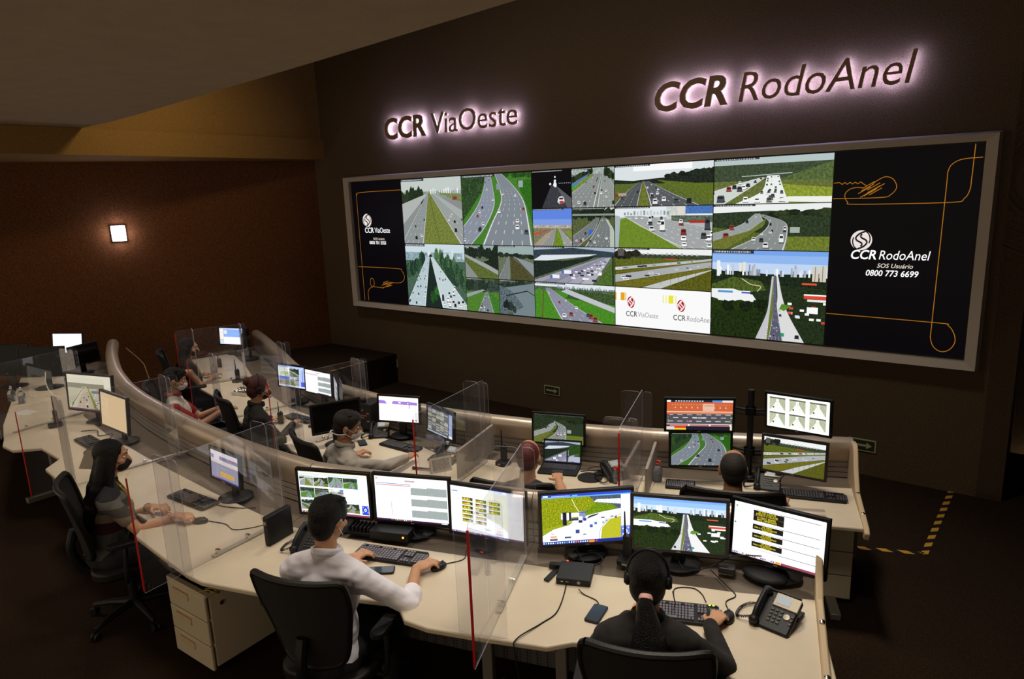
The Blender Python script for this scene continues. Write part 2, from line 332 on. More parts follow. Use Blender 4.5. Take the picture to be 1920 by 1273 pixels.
# ------------------------------------------------------------------ pictures on displays (vector pictures of coloured faces)
def clip(poly, x0, y0, x1, y1):
    for ax, lim, sg in ((0, x0, 1), (0, x1, -1), (1, y0, 1), (1, y1, -1)):
        out = []
        for i in range(len(poly)):
            a, b = poly[i-1], poly[i]; ia = (a[ax]-lim)*sg >= 0; ib = (b[ax]-lim)*sg >= 0
            if ia != ib:
                t = (lim-a[ax])/(b[ax]-a[ax]); out.append((a[0]+(b[0]-a[0])*t, a[1]+(b[1]-a[1])*t))
            if ib: out.append(b)
        poly = out
        if len(poly) < 3: return []
    return poly
class Pic:
    """a picture w x h metres lying in the local xz plane, facing -y; painted in 0..1 coordinates of its current pane, y upward"""
    def __init__(s, w, h): s.w, s.h = w, h; s.v = []; s.f = []; s.c = []; s.layer = 0; s.R = (0, 0, 1, 1); s.r = random.Random(3)
    def pane(s, x0, y0, x1, y1): s.R = (x0, y0, x1, y1); return s
    def poly(s, pts, col, nz=0):
        x0, y0, x1, y1 = s.R; pts = clip([(float(a), float(b)) for a, b in pts], 0, 0, 1, 1)
        if len(pts) < 3: return
        o = len(s.v); s.layer += 1; d = -.00004*s.layer
        for a, b in pts: s.v.append(((x0+a*(x1-x0)-.5)*s.w, d, (y0+b*(y1-y0)-.5)*s.h))
        idx = tuple(range(o, o+len(pts)))
        A = sum(pts[i-1][0]*pts[i][1]-pts[i][0]*pts[i-1][1] for i in range(len(pts)))
        s.f.append(idx if A > 0 else idx[::-1]); s.c.append((*srgb(col), nz))
    def rect(s, x0, y0, x1, y1, col, nz=0): s.poly([(x0, y0), (x1, y0), (x1, y1), (x0, y1)], col, nz)
    def line(s, a, b, w, col, w2=None):
        ax, ay = a; bx, by = b; asp = s.w*(s.R[2]-s.R[0])/(s.h*(s.R[3]-s.R[1]))
        dx, dy = (bx-ax)*asp, by-ay; L = sqrt(dx*dx+dy*dy) or 1; nx, ny = -dy/L/asp, dx/L; w2 = w if w2 is None else w2
        s.poly([(ax-nx*w/2, ay-ny*w/2), (bx-nx*w2/2, by-ny*w2/2), (bx+nx*w2/2, by+ny*w2/2), (ax+nx*w/2, ay+ny*w/2)], col)
    def path(s, pts, w, col, n=6):
        P = curve_pts([(p[0], p[1], 0) for p in pts], n) if n > 1 else [Vector((p[0], p[1], 0)) for p in pts]
        for i in range(len(P)-1): s.line(P[i][:2], P[i+1][:2], w, col)
    def blob(s, x, y, rx, ry, col, nz=.8, n=9):
        s.poly([(x+rx*cos(2*pi*k/n)*s.r.uniform(.75, 1.15), y+ry*sin(2*pi*k/n)*s.r.uniform(.7, 1.15)) for k in range(n)], col, nz)
    def trees(s, x0, x1, y, h, cols=('24301c', '1a2414', '303c22'), n=16, dens=1):
        for k in range(n):
            t = (k+s.r.random())/n; xx = x0+(x1-x0)*t; yy = y[0]+(y[1]-y[0])*t
            s.blob(xx, yy+h*s.r.uniform(.0, .35), abs(x1-x0)/n*1.1, h*s.r.uniform(.45, .75), s.r.choice(cols))
    def road(s, nodes, lanes=4, col='8c8f90', edge='dcdedc', cars=0, dash=True, dash_col='e6e8e6', carw=.16, dark=('222428', '33363c', 'f0f2f2', 'ffffff', 'dfe3e6', '4a4e54', 'e8e8ea', '2a2c30', 'a04038'), bus=0):
        """nodes: (y, x_left, x_right) from near to far; interpolated smoothly"""
        P = curve_pts([(n[0], n[1], n[2]) for n in nodes], 6) if len(nodes) > 2 else [Vector(nodes[0]).lerp(Vector(nodes[1]), t/6) for t in range(7)]
        for a, b in zip(P, P[1:]): s.poly([(a.y, a.x), (a.z, a.x), (b.z, b.x), (b.y, b.x)], col)
        def at(y, t):
            for a, b in zip(P, P[1:]):
                if min(a.x, b.x)-1e-6 <= y <= max(a.x, b.x)+1e-6:
                    k = (y-a.x)/((b.x-a.x) or 1); L = a.y+(b.y-a.y)*k; R = a.z+(b.z-a.z)*k; return L+(R-L)*t, R-L
            return P[-1].y, P[-1].z-P[-1].y
        def strip(t, ya, yb, wf, c):
            xa, wa = at(ya, t); xb, wb = at(yb, t); wa = abs(wa)*wf; wb = abs(wb)*wf
            s.poly([(xa-wa, ya), (xa+wa, ya), (xb+wb, yb), (xb-wb, yb)], c)
        y0, y1 = P[0].x, P[-1].x
        if edge:
            for t in (.03, .97):
                for a, b in zip(P, P[1:]): strip(t, a.x, b.x, .012, edge)
        if dash:
            for i in range(1, lanes):
                y = y0; st = (y1-y0)*.16
                while abs(y-y0) < abs(y1-y0)*.8:
                    strip(i/lanes, y, y+st*.4, .006, dash_col); y += st; st *= .82
        used = []
        for k in range(int(cars*1.6)):
            u = s.r.random()**1.3; y = y0+(y1-y0)*min(.97, .04+u*.95); ln = s.r.randrange(lanes)
            x, wd = at(y, (ln+.5)/lanes); cw = abs(wd)/lanes*.44; asp = s.w*(s.R[2]-s.R[0])/(s.h*(s.R[3]-s.R[1])); ch = cw*asp*s.r.uniform(.7, 1.0)
            big = s.r.random() < bus
            if big: ch *= 2.1
            c = s.r.choice(dark)
            s.poly([(x-cw*.55, y-ch*.12), (x+cw*.62, y-ch*.12), (x+cw*.55, y+ch*.1), (x-cw*.5, y+ch*.1)], '2c2e30')
            s.poly([(x-cw*.5, y), (x+cw*.5, y), (x+cw*.46, y+ch*.75), (x+cw*.34, y+ch), (x-cw*.34, y+ch), (x-cw*.46, y+ch*.75)], c)
            s.rect(x-cw*.36, y+ch*.5, x+cw*.36, y+ch*.78, '1a1d22')
        return at
    def cap_bar(s, w=.45):
        s.rect(0, .965, w, 1, '30343a')
        x = .02
        while x < w-.03:
            q = s.r.uniform(.006, .02); s.rect(x, .974, x+q, .992, 'c8ccd0'); x += q+.008
    def ico_bar(s, y0, y1, x0, x1, n, base='1c2c78', cols=('ffffff', '5aa0ff', 'ff9a30', 'e04a3a', '6adf6a', 'ffffff', 'dfe8ff')):
        s.rect(0, y0, 1, y1, base)
        for k in range(n):
            x = x0+(x1-x0)*k/n; wd = (x1-x0)/n
            s.rect(x+wd*.22, y0+(y1-y0)*.25, x+wd*.75, y0+(y1-y0)*.78, s.r.choice(cols))
    def letters(s, st, x, y, h, col, wfac=.62):
        "5x7 dot letters drawn as small faces"
        asp = s.w*(s.R[2]-s.R[0])/(s.h*(s.R[3]-s.R[1])); px = h/7/asp*wfac*1.35; py = h/7
        for ch in st:
            g = GLY.get(ch)
            if g:
                for rr, bits in enumerate(g):
                    c0 = None
                    for cc in range(6):
                        on = cc < 5 and bits[cc] == '1'
                        if on and c0 is None: c0 = cc
                        if not on and c0 is not None:
                            s.rect(x+c0*px, y+h-(rr+1)*py, x+cc*px, y+h-rr*py*.999, col); c0 = None
            x += 6*px*(1 if g else .6)
        return x
    def build(s, name, m, parent, loc=(0, 0, 0), rot=(0, 0, 0)):
        k = min(1, .0035/(.00004*max(1, s.layer))); s.v = [(x, y*k, z) for x, y, z in s.v]     # thin stack of picture layers
        me = bpy.data.meshes.new(name); me.from_pydata(s.v, [], s.f); me.materials.append(m)
        at = me.color_attributes.new('Picture', 'FLOAT_COLOR', 'CORNER'); buf = []
        for f, c in zip(s.f, s.c): buf += list(c)*len(f)
        at.data.foreach_set('color', buf); me.update()
        o = bpy.data.objects.new(name, me); COL.objects.link(o); o.parent = parent; o.location = loc; o.rotation_euler = rot
        return o
GLY = {}
for _k, _g in dict(A='01110 10001 10001 11111 10001 10001 10001', B='11110 10001 11110 10001 10001 10001 11110', C='01110 10001 10000 10000 10000 10001 01110', D='11110 10001 10001 10001 10001 10001 11110',
    E='11111 10000 10000 11110 10000 10000 11111', F='11111 10000 10000 11110 10000 10000 10000', G='01110 10001 10000 10111 10001 10001 01110', I='01110 00100 00100 00100 00100 00100 01110',
    L='10000 10000 10000 10000 10000 10000 11111', M='10001 11011 10101 10101 10001 10001 10001', N='10001 11001 10101 10011 10001 10001 10001', O='01110 10001 10001 10001 10001 10001 01110',
    P='11110 10001 10001 11110 10000 10000 10000', Q='01110 10001 10001 10001 10101 10010 01101', R='11110 10001 10001 11110 10100 10010 10001', S='01111 10000 10000 01110 00001 00001 11110',
    T='11111 00100 00100 00100 00100 00100 00100', U='10001 10001 10001 10001 10001 10001 01110', V='10001 10001 10001 10001 01010 01010 00100').items(): GLY[_k] = _g.split()

SKYG = 'c9d2d4'
# the camera feeds --------------------------------------------------
def f_median(p):      # grey road, wide grass median running to the horizon
    p.rect(0, 0, 1, 1, '9aa6a2'); p.rect(0, .78, 1, 1, 'c6cfca'); p.rect(0, 0, 1, .74, '8c9190'); p.rect(0, .70, 1, .80, '8d9a8e', .6)
    p.trees(0, .36, (.68, .72), .2, n=9, cols=('2c3a26', '22301e'))
    for k in range(14): x = .5+k*.036; p.rect(x, .76, x+.02, .76+p.r.uniform(.02, .09), p.r.choice(('dfe5e4', 'b9c2c4', 'f2f4f2')))
    p.poly([(0, .30), (0, .62), (.42, .76), (.45, .76)], 'b4b8b4'); p.poly([(1, .5), (1, .34), (.54, .76), (.56, .77)], 'aab0ae')
    p.road([(0, -.05, .34), (.76, .44, .46)], 4, '8f9696', cars=4); p.poly([(.34, 0), (.95, 0), (.5, .77), (.465, .77)], '74803a', .45)
    p.line((.62, 0), (.485, .7), .008, '3a4a20'); p.road([(0, .95, 1.45), (.76, .5, .55)], 4, '9aa09e', cars=6); p.poly([(1, .62), (1, .74), (.6, .78)], '7c8a54', .5); p.rect(.86, .66, .93, .71, '8c3a34')
    p.cap_bar(.4)
def f_curve(p):       # two carriageways curving around a bright green median
    p.rect(0, 0, 1, 1, '3f7a26'); p.rect(0, 0, 1, 1, '47802c', .3); p.poly([(0, .35), (0, 1), (.38, 1), (.3, .75)], '2f4a28', .9)
    p.trees(0, .36, (.7, .95), .15, cols=('2c4426', '38542e', '223a20'), n=12)
    p.poly([(.8, .9), (1, .9), (1, .3), (.95, .5)], '2f6a1c', .5); p.trees(.62, 1, (1, .95), .12, cols=('2c5422', '24481e'), n=7)
    p.road([(0, -.28, .12), (.25, -.02, .33), (.55, .22, .48), (.8, .33, .47), (1, .36, .44)], 4, '8a93a0', cars=9)
    p.road([(0, .28, 1.0), (.3, .42, .96), (.6, .57, .9), (.8, .56, .78), (1, .5, .6)], 5, '828a92', edge='eef2f0', cars=5)
    p.rect(.83, .8, .89, .89, '9aa8b0'); p.rect(.52, .78, .58, .86, '8a96a0'); p.cap_bar(.5)
def f_viaduct(p):     # busy pale twin viaducts with trees between
    p.rect(0, 0, 1, 1, '4a6452', .5); p.rect(0, .84, 1, 1, 'cfe0e6'); p.rect(0, .74, 1, .87, '8ea6ae', .7)
    for k in range(16): x = p.r.random(); p.rect(x, .78, x+.05, .78+p.r.uniform(.03, .14), p.r.choice(('9ab0ba', 'c9d8de', 'e6eef0', '7a929c')))
    p.trees(0, .34, (.5, .74), .22, cols=('2c4a36', '3c5c3e', '20382c'), n=10); p.trees(.54, 1, (.78, .45), .24, cols=('3a5c3c', '4c7046', '2a4634'), n=14); p.trees(.7, 1, (.5, .35), .2, n=7, cols=('3a5a3c', '2a4432'))
    p.poly([(.28, 0), (.62, 0), (.46, .84), (.42, .84)], '1c2a26', .4); p.trees(.42, .56, (.1, .3), .16, cols=('2f6a2a', '244e22'), n=4)
    p.road([(0, -.04, .30), (.8, .37, .425)], 5, 'b9ccd2', edge='eaf4f6', cars=24, dark=('26303a', 'ffffff', 'ffffff', '3a4450'))
    p.road([(0, .60, 1.06), (.8, .44, .48)], 5, 'c6d6da', edge='eaf4f6', cars=22, dark=('26303a', 'ffffff', 'ffffff', '5a2a2a'), bus=.2)
    p.cap_bar(.35)
def f_dull(p, v=0):   # overcast country motorway
    p.rect(0, 0, 1, 1, '66705a', .5); p.rect(0, .72, 1, 1, '9cb0ae'); p.trees(0, 1, ((.68, .74), (.72, .66))[v % 2], .3 if v == 0 else .12, cols=('1e2a20', '28342a'), n=12)
    if v == 0:
        p.poly([(0, 0), (0, .62), (.05, .66), (1, .1), (1, 0)], '5c6a32', .5); p.poly([(0, .64), (0, .72), (1, .28), (1, .12)], 'a0a6a4'); p.poly([(0, 0), (0, .5), (.4, 0)], '8c918e'); p.poly([(.55, .5), (.72, .55), (.9, .98), (1, 1), (1, .25)], '1c281c', .7)
    else:
        p.poly([(.36, 0), (1, 0), (1, .12), (.36, .7), (.34, .7)], '4e4c2c', .5); p.road([(0, -.02, .3), (.7, .3, .33)], 2, '7a807e'); p.poly([(.42, .7), (1, .5), (1, .1), (.5, .62)], '8a9698'); p.poly([(.5, .62), (1, .0), (1, .12), (.5, .66)], '55523a')
    p.cap_bar(.5)
def f_small(p, v=0):
    p.rect(0, 0, 1, 1, '4c5a44', .5); p.trees(0, 1, (.75, .75), .3, cols=('26352a', '34443a'), n=12)
    if v == 0:
        p.rect(0, 0, 1, .6, '4f8030', .3); p.road([(0, .34, .82), (.62, .6, .66)], 4, '7a8488', cars=8); p.poly([(0, .4), (0, .52), (.5, .68), (.6, .66)], '98a2a2'); p.poly([(.85, 0), (1, 0), (1, .4), (.68, .62)], '3e7a2a', .3)
    else:
        p.poly([(0, .75), (1, .95), (1, 0), (.4, 0)], '76868a'); p.poly([(0, .85), (.35, .7), (.7, .25), (.2, 0), (0, 0)], '5a6a6e', .8); p.line((.2, .55), (.8, .72), .03, '20282a'); p.line((.8, .72), (1, .6), .02, '20282a'); p.trees(.1, .45, (.3, .1), .25, cols=('1c2624', '2c3836'), n=6)
    p.cap_bar(.5)
def f_night(p):
    p.rect(0, 0, 1, 1, '08080c'); p.poly([(.25, 0), (1, 0), (1, .2), (.62, .6), (.5, .6)], '3a3c42', .4); p.poly([(.9, 0), (1, 0), (1, .25), (.64, .58)], '5a5c60')
    for x, y, r in ((.60, .62, .05), (.60, .72, .03), (.60, .82, .02), (.48, .64, .025)): p.blob(x, y, r, r*1.5, 'f4f8ff', 0)
    for k in range(7): p.rect(.7+k*.045, .64, .712+k*.045, .66, 'cfd8ff')
    p.blob(.75, .2, .09, .12, 'e8e8ea', 0); p.blob(.76, .14, .07, .05, 'b0424a', 0); p.rect(.7, .22, .8, .27, '303238'); p.cap_bar(.8)
def f_river(p):
    p.rect(0, 0, 1, 1, '7c8a7c', .4); p.rect(0, .85, 1, 1, 'a8b4b0', .6); p.trees(0, .5, (.7, .9), .15, n=10); p.poly([(0, .5), (0, .62), (.45, .88), (.4, .82)], '5a7ea4'); p.poly([(0, .3), (0, .48), (.5, .85), (.52, .82)], '6c8c2e', .4)
    p.road([(0, -.5, .55), (.85, .6, .72)], 6, '8a908e', cars=8, bus=.3); p.road([(0, .6, 1.25), (.85, .74, .84)], 4, '949a96', cars=5); p.trees(.78, 1, (.9, .75), .2, n=6); p.rect(0, .5, .08, .58, '2ea05a'); p.cap_bar(.5)
def f_forest(p):      # dark hills under a white sky
    p.rect(0, 0, 1, 1, '5c6a2c', .4); p.rect(0, .62, 1, 1, 'dfe6e8'); p.rect(.2, .85, .8, 1, 'ffffff')
    p.poly([(0, .56), (0, .66), (.2, .62), (.45, .66), (.62, .68), (.8, .8), (1, .8), (1, .5)], '1f2820', .8); p.trees(.55, 1, (.66, .78), .12, n=12, cols=('181f18', '222c20'))
    p.poly([(0, .5), (.28, .58), (0, .4)], '5a6a2c'); p.poly([(.45, .62), (1, .46), (1, .08)], '5e6e26', .35)
    p.road([(0, -.02, .25), (.3, .1, .275), (.58, .26, .30)], 3, '55595c', cars=3); p.road([(0, .38, .88), (.3, .35, .6), (.6, .31, .36)], 4, '585c60', cars=9); p.poly([(.26, 0), (.38, 0), (.345, .3), (.31, .6), (.3, .6)], '6c7430', .4)
    p.rect(.0, .24, .07, .3, '8c3426'); p.rect(.04, .26, .13, .33, 'b0a090'); p.cap_bar(.38)
def f_bright(p):      # glaring motorway under misty hills
    p.rect(0, 0, 1, 1, '667038', .5); p.rect(0, .8, 1, 1, 'b8c8c8'); p.rect(0, .5, 1, .86, '3e4c36', .6); p.poly([(.55, .5), (1, .85), (1, .45)], '55683a', .6)
    p.poly([(.55, 0), (1, 0), (1, .3), (.56, .42)], '8c9a34', .5); p.road([(0, .2, .66), (.25, .42, .62), (.6, .47, .57)], 4, 'f2f6f2', cars=18, edge=None, dash=False, dark=('ffffff', '4a5450', '6a7470'))
    p.road([(0, -.35, .1), (.3, .0, .3), (.56, .4, .46)], 3, 'd2d8d2', cars=14); p.poly([(.5, .05), (.9, .0), (1, .0), (1, .12), (.66, .14)], 'f4f6ee'); p.line((.25, .60), (.68, .64), .018, 'b8c0bc'); p.cap_bar(.4)
def f_blue(p):        # blue sky, straight road
    p.rect(0, 0, 1, 1, '7c7a60', .4); p.rect(0, .5, 1, 1, '7f9ee8'); p.rect(0, .72, 1, 1, '6288e4'); p.rect(0, .48, 1, .56, 'b4a898', .7); p.poly([(0, .25), (0, .34), (.4, .45), (.42, .42)], 'b05a42', .4)
    p.road([(0, .2, .5), (.48, .58, .61)], 3, '90928e', cars=2); p.road([(0, .78, 1.1), (.48, .66, .69)], 3, '9a9c98', cars=3); p.poly([(.55, 0), (.8, 0), (.66, .48), (.63, .48)], '6c8c26', .4); p.poly([(.8, .4), (1, .4), (1, .2)], '7c9632'); p.poly([(0, 0), (.2, 0), (.56, .46), (.3, .3)], 'a89a88'); p.cap_bar(.8)
def f_bridge(p):
    p.rect(0, 0, 1, 1, '55603a', .5); p.rect(.4, .84, 1, 1, 'd8e0d8'); p.trees(0, 1, (.8, .82), .25, n=14, cols=('1c261a', '283224')); p.rect(0, .8, 1, .85, '8c9690')
    p.road([(0, -.4, .14), (.35, .1, .5), (.75, .6, .66)], 4, '74787a', cars=8); p.road([(0, .3, .96), (.4, .55, 1.0), (.74, .7, .82)], 5, '767c7c', cars=8); p.poly([(.38, .3), (.46, .32), (.52, .44), (.42, .44)], '3a6ac8'); p.poly([(.9, 0), (1, 0), (1, .3), (.95, .5), (.86, .7), (.8, .7), (.9, .5)], 'b8c4b4'); p.cap_bar(.8)
def f_city(p):        # pale busy road past a green slope
    p.rect(0, 0, 1, 1, 'b4bab8'); p.rect(0, .75, 1, 1, 'e8eef0'); p.rect(.55, .7, .75, 1, 'd0d4d0', .3); p.rect(.66, .78, .73, 1, 'e2dcd4'); p.rect(.74, .82, 1, 1, '4a74b8', .4); p.rect(.6, .62, 1, .78, '5a6858', .8); p.rect(.78, .6, .95, .67, 'a8342c')
    for k in range(14): x = .1+k*.035; p.rect(x, .8, x+.02, .82+p.r.uniform(.02, .1), p.r.choice(('a8b4ba', 'c4ced2', '8c9aa2')))
    p.poly([(0, 0), (0, .8), (.05, .78), (.1, 0)], 'a8b8bc'); p.road([(0, .72, 1.4), (.4, .35, 1.1), (.62, .2, .7), (.78, .1, .3)], 6, 'a4a8a8', cars=18, dark=('ffffff', 'f4f4f4', 'ffffff', '8c2a2a', '44484c', 'dddddd'), bus=.15); p.poly([(.04, 0), (.72, 0), (.3, .5), (.12, .74), (.06, .7)], '6e8a2a', .25); p.line((.7, 0), (.13, .74), .02, 'c9ccc4'); p.cap_bar(.38)
def f_curve2(p):
    p.rect(0, 0, 1, 1, '566428', .5); p.rect(0, .8, 1, 1, 'f0f4f2'); p.poly([(0, .5), (0, .82), (.5, .86), (1, .82), (1, .0), (.66, .3)], '2c3a26', .8); p.trees(.5, 1, (.75, .8), .14, n=10); p.poly([(.62, 0), (1, 0), (1, .3), (.66, .3)], '6c7a2c', .5)
    p.road([(0, .16, .64), (.3, .4, .66), (.6, .5, .64), (.78, .4, .45)], 4, '8a908e', cars=9, bus=.15); p.road([(.0, -.7, -.1), (.2, -.3, .12), (.5, .2, .44), (.8, .38, .42)], 3, '9aa09e', cars=6); p.poly([(0, .0), (.12, 0), (.46, .55), (.48, .7), (.44, .5), (0, .18)], '6c7430', .3); p.rect(.68, .38, .76, .5, 'a8b4a8'); p.cap_bar(.38)
def f_trucks(p):
    p.rect(0, 0, 1, 1, '5c6650', .5); p.rect(0, .75, 1, 1, '5c6e74', .5); p.rect(0, .8, 1, 1, 'aebccc'); p.poly([(0, .66), (0, .9), (.5, .98), (1, .88), (1, .75)], '33424c', .5); p.poly([(0, .62), (.1, .76), (.8, .82), (.7, .76), (0, .56)], 'e2e8f0'); p.poly([(0, .1), (0, .6), (.4, .62), (.8, .78), (.7, .66)], '1e2a22', .8)
    for i in range(5):
        a = .1+i*.16
        p.poly([(-.15+a*1.0, 0), (a+.0, 0), (.88+i*.02, .74), (.86+i*.02, .74)], ('a2a0b0', '8c8aa2', '9a98ae', 'a8a6b8', 'b4b4bc')[i])
    for k in range(46):
        t = p.r.random()**.8; ln = p.r.uniform(.25, .8); x = ln+(.93-ln)*t; y = .04+.68*t; w = .05*(1-t)+.006; p.rect(x, y, x+w, y+w*1.1, p.r.choice(('ffffff', 'f0f0ff', '2a2a3a', '8890c0')))
    for x, y in ((.23, .12), (.38, .26)): p.rect(x, y, x+.1, y+.1, 'f4f6ff'); p.rect(x-.02, y, x+.01, y+.09, '4a70c8')
    p.poly([(.78, 0), (1, 0), (1, .72), (.93, .5)], '4c6a2c', .6); p.rect(.975, 0, .99, .8, '1c201e'); p.cap_bar(.4)
def f_shore(p):       # three bands of carriageway across a brown-green slope
    p.rect(0, 0, 1, 1, '5a5a18', .6); p.rect(0, .84, 1, 1, 'f4f6f4'); p.rect(0, .74, 1, .86, '3c4430', .8); p.rect(0, .56, 1, .76, '5c6420', .5); p.trees(.02, .25, (.82, .84), .18, n=5, cols=('1c1e1a', '26281c'))
    p.rect(.03, .8, .1, 1, '5a5550', .4); p.rect(.54, .73, .66, .76, 'b8483a')
    for k in range(12): x = .3+k*.05; p.rect(x, .84, x+.02, .85+p.r.uniform(.01, .05), 'b0b8be')
    p.poly([(0, .42), (0, .5), (1, .78), (1, .72)], 'b8bcbc'); p.poly([(0, .1), (0, .3), (1, .72), (1, .58)], 'acb0b2'); p.poly([(.3, 0), (.5, 0), (1, .5), (1, .58)], 'c4c8c6')
    p.poly([(0, .02), (.25, .0), (1, .52), (1, .57), (0, .08)], '6e6a20', .4); p.line((0, .36), (1, .72), .03, '6e6a20')
    for k in range(30):
        t = p.r.random(); b = p.r.choice(((.44, .75), (.2, .64), (.14, .6))); x = t; y = b[0]+(b[1]-b[0])*t; w = .055*(1-t)+.014; p.rect(x, y, x+w, y+w*.8, p.r.choice(('f4f4f4', 'ffffff', '24282c', '303438', 'b8bcc0'))); p.rect(x+.1*w, y+w*.3, x+w*.9, y+w*.55, '2c3034')
    for x in (.5, .6, .68, .76, .85): p.line((x, .05+x*.1), (x, .28+x*.2), .008, '50544c')
    p.cap_bar(.38)
def f_green(p):
    p.rect(0, 0, 1, 1, '4a8a26', .35); p.rect(0, .86, 1, 1, 'e4ecf0'); p.rect(0, .8, 1, .9, '50604a', .9)
    for k in range(22): x = .3+k*.032; p.rect(x, .86, x+.022, .88+p.r.uniform(.01, .07), p.r.choice(('b8c4d2', '8ca0b4', 'e0e6ea')))
    p.poly([(.4, .6), (.5, .85), (1, .78), (1, .5)], '3e5430', .8); p.poly([(.35, .78), (.42, .86), (.5, .8), (1, .44), (1, .3), (.5, .66)], 'c2c6cc'); p.road([(0, .34, .86), (.4, .24, .52), (.85, .14, .2)], 4, '8c8ea0', cars=8); p.line((.09, 0), (.12, .8), .03, '6c4a2c'); p.cap_bar(.4)
def f_avenue(p, full=False):  # city avenue under a blue sky
    p.rect(0, 0, 1, 1, '22301a', .75); p.rect(0, .74, 1, 1, 'c4daf8'); p.rect(0, .86, 1, 1, '94bcf4'); p.rect(0, .95, 1, 1, '7aa8f0')
    p.poly([(0, .66), (0, .78), (.12, .76), (.3, .77), (.5, .74), (.75, .75), (1, .77), (1, .6)], '1a2818', .8)
    for x0, x1, n in ((.0, .5, 18), (.56, 1, 20)):
        for k in range(n): x = x0+(x1-x0)*p.r.random(); p.rect(x, .72, x+.012+.01*p.r.random(), .77+p.r.uniform(0, .08), p.r.choice(('ffffff', 'dfe6f4', 'a8b0bc', 'c8ccd4', '8a90a0')))
    p.rect(.045, .70, .075, .88, 'f4f8fa'); p.rect(.25, .76, .275, .86, 'ece8dc'); p.rect(.285, .76, .31, .87, 'ece8dc')
    if full: p.rect(.88, .68, .93, .84, 'd8d0c0'); p.rect(.94, .68, .99, .85, 'd8d0c0'); p.rect(.9, .68, .905, .84, '6a6458'); p.rect(.96, .68, .965, .85, '6a6458')
    p.poly([(0, .6), (.2, .7), (.45, .66), (.5, .56), (.3, .52), (0, .5)], '4a5c24', .8); p.path([(.28, .68), (.36, .62), (.45, .6), (.42, .54)], .01, 'd0c8a0')
    p.rect(0, .44, .36, .54, 'ffffff'); p.poly([(0, .40), (.38, .42), (.44, .4), (.38, .5), (.2, .56), (0, .55)], 'f4f6f8'); p.rect(.06, .51, .2, .535, '5a9ad0'); p.rect(.28, .51, .36, .53, '5060c0')
    p.rect(0, .0, .5, .40, '1e2e10', .9); p.trees(0, .5, (.34, .36), .12, n=9, cols=('162210', '22340f'))
    for x, y, w in ((.82, .49, .2), ): p.rect(x, y, 1, y+.035, 'e04a34'); p.rect(x, y+.035, 1, y+.05, 'ffffff'); p.rect(x+.03, y-.03, 1, y-.005, 'f0f0ee')
    p.rect(.8, .64, .92, .66, 'e8583c')
    for k in range(16): x = .68+.3*p.r.random(); y = .2+.24*p.r.random(); p.rect(x, y, x+.035, y+.025, p.r.choice(('ffffff', 'ffffff', 'e8e8f0', 'd8483c')))
    p.rect(.85, .33, .94, .4, 'ffffff')
    p.road([(0, .42, .54), (.3, .51, .56), (.5, .53, .56), (.72, .545, .56)], 2, 'c9c8cc', cars=4, edge=None); p.road([(0, .66, .84), (.3, .60, .70), (.5, .6, .64), (.72, .585, .60)], 2, 'e0e0e0', cars=3, edge=None)
    p.road([(0, .52, .56), (.72, .561, .562)], 1, '6c7a2a', edge=None, dash=False); p.road([(0, .535, .66), (.3, .565, .61), (.5, .562, .59), (.73, .563, .582)], 4, '5a5a70', edge='f0f0f0', cars=10, dark=('ffffff', 'e8e8f0', '202430'), bus=.1)
    p.poly([(.64, .42), (.72, .4), (.66, .34), (.62, .36)], '5a8a2a', .3); p.rect(.64, .05, .67, .09, '2a9a6a')
    if full: p.cap_bar(.38)
def f_toll(p):        # yellow-green embankment beside a white carriageway
    p.rect(0, 0, 1, 1, '8a9414', .75); p.poly([(.6, 1), (1, 1), (1, .6), (.8, .62)], '4a5a6a', .8); p.poly([(.66, .86), (1, .78), (1, .9), (.7, .92)], 'f0f2f6', .7); p.poly([(.5, .6), (.7, .84), (.9, .78), (1, .62), (1, .5), (.6, .5)], '6a8a10', .7)
    p.poly([(0, .1), (0, .28), (.3, .4), (.55, .55), (.75, .62), (1, .68), (1, 0), (0, 0)], 'f6f8f8'); p.poly([(0, .14), (.14, .28), (.34, .36), (.4, .44), (0, .3)], '96a020', .6); p.poly([(.74, 0), (1, 0), (1, .5), (.86, .44), (.76, .25)], 'b4b428', .15); p.path([(.72, 0), (.735, .2), (.85, .45), (1, .54)], .015, 'a8b0b4')
    p.path([(.38, .96), (.42, .8), (.46, .68), (.49, .62)], .014, 'f0ecc8')
    for x, y, w, h, c in ((.24, .5, .04, .14, 'f4f4f8'), (.26, .36, .05, .3, '181c30'), (.31, .48, .03, .16, 'ffffff'), (.34, .46, .025, .2, '242840'), (.37, .54, .12, .1, 'f0ecf0'), (.37, .46, .13, .05, '303860'), (.47, .46, .08, .2, '8490b0'), (.46, .42, .05, .13, 'ffffff'), (.46, .4, .05, .06, '202c60'), (.52, .44, .04, .06, '2a3c9a')): p.rect(x, y, x+w, y+h, c)
    p.poly([(.45, .64), (.57, .66), (.56, .62), (.5, .62)], '5468a0'); p.poly([(.56, .48), (.7, .56), (.72, .6), (.6, .55)], '2c344c', .5)
    for x, y, s_, c in ((.08, .02, .12, 'ffffff'), (.27, .06, .10, 'f8f8fc'), (.42, .16, .05, '3c4a90'), (.51, .12, .05, 'f0f0e8'), (.60, .28, .04, '4a64b0'), (.66, .34, .035, '5c7cc0'), (.74, .48, .06, 'f4f0f0'), (.86, .5, .05, 'f4f4fa'), (.8, .4, .035, 'c8ccd8'), (.92, .46, .03, '907070'), (.76, .36, .03, 'b8bcc8')):
        p.rect(x, y, x+s_, y+s_*1.7, c); p.rect(x+s_*.1, y, x+s_*.9, y+s_*.4, '48506c')
    p.rect(.1, .1, .18, .125, 'e0542a'); p.rect(.11, .06, .17, .09, 'f0c890'); p.letters('GS', .11, .16, .05, '3c3838')
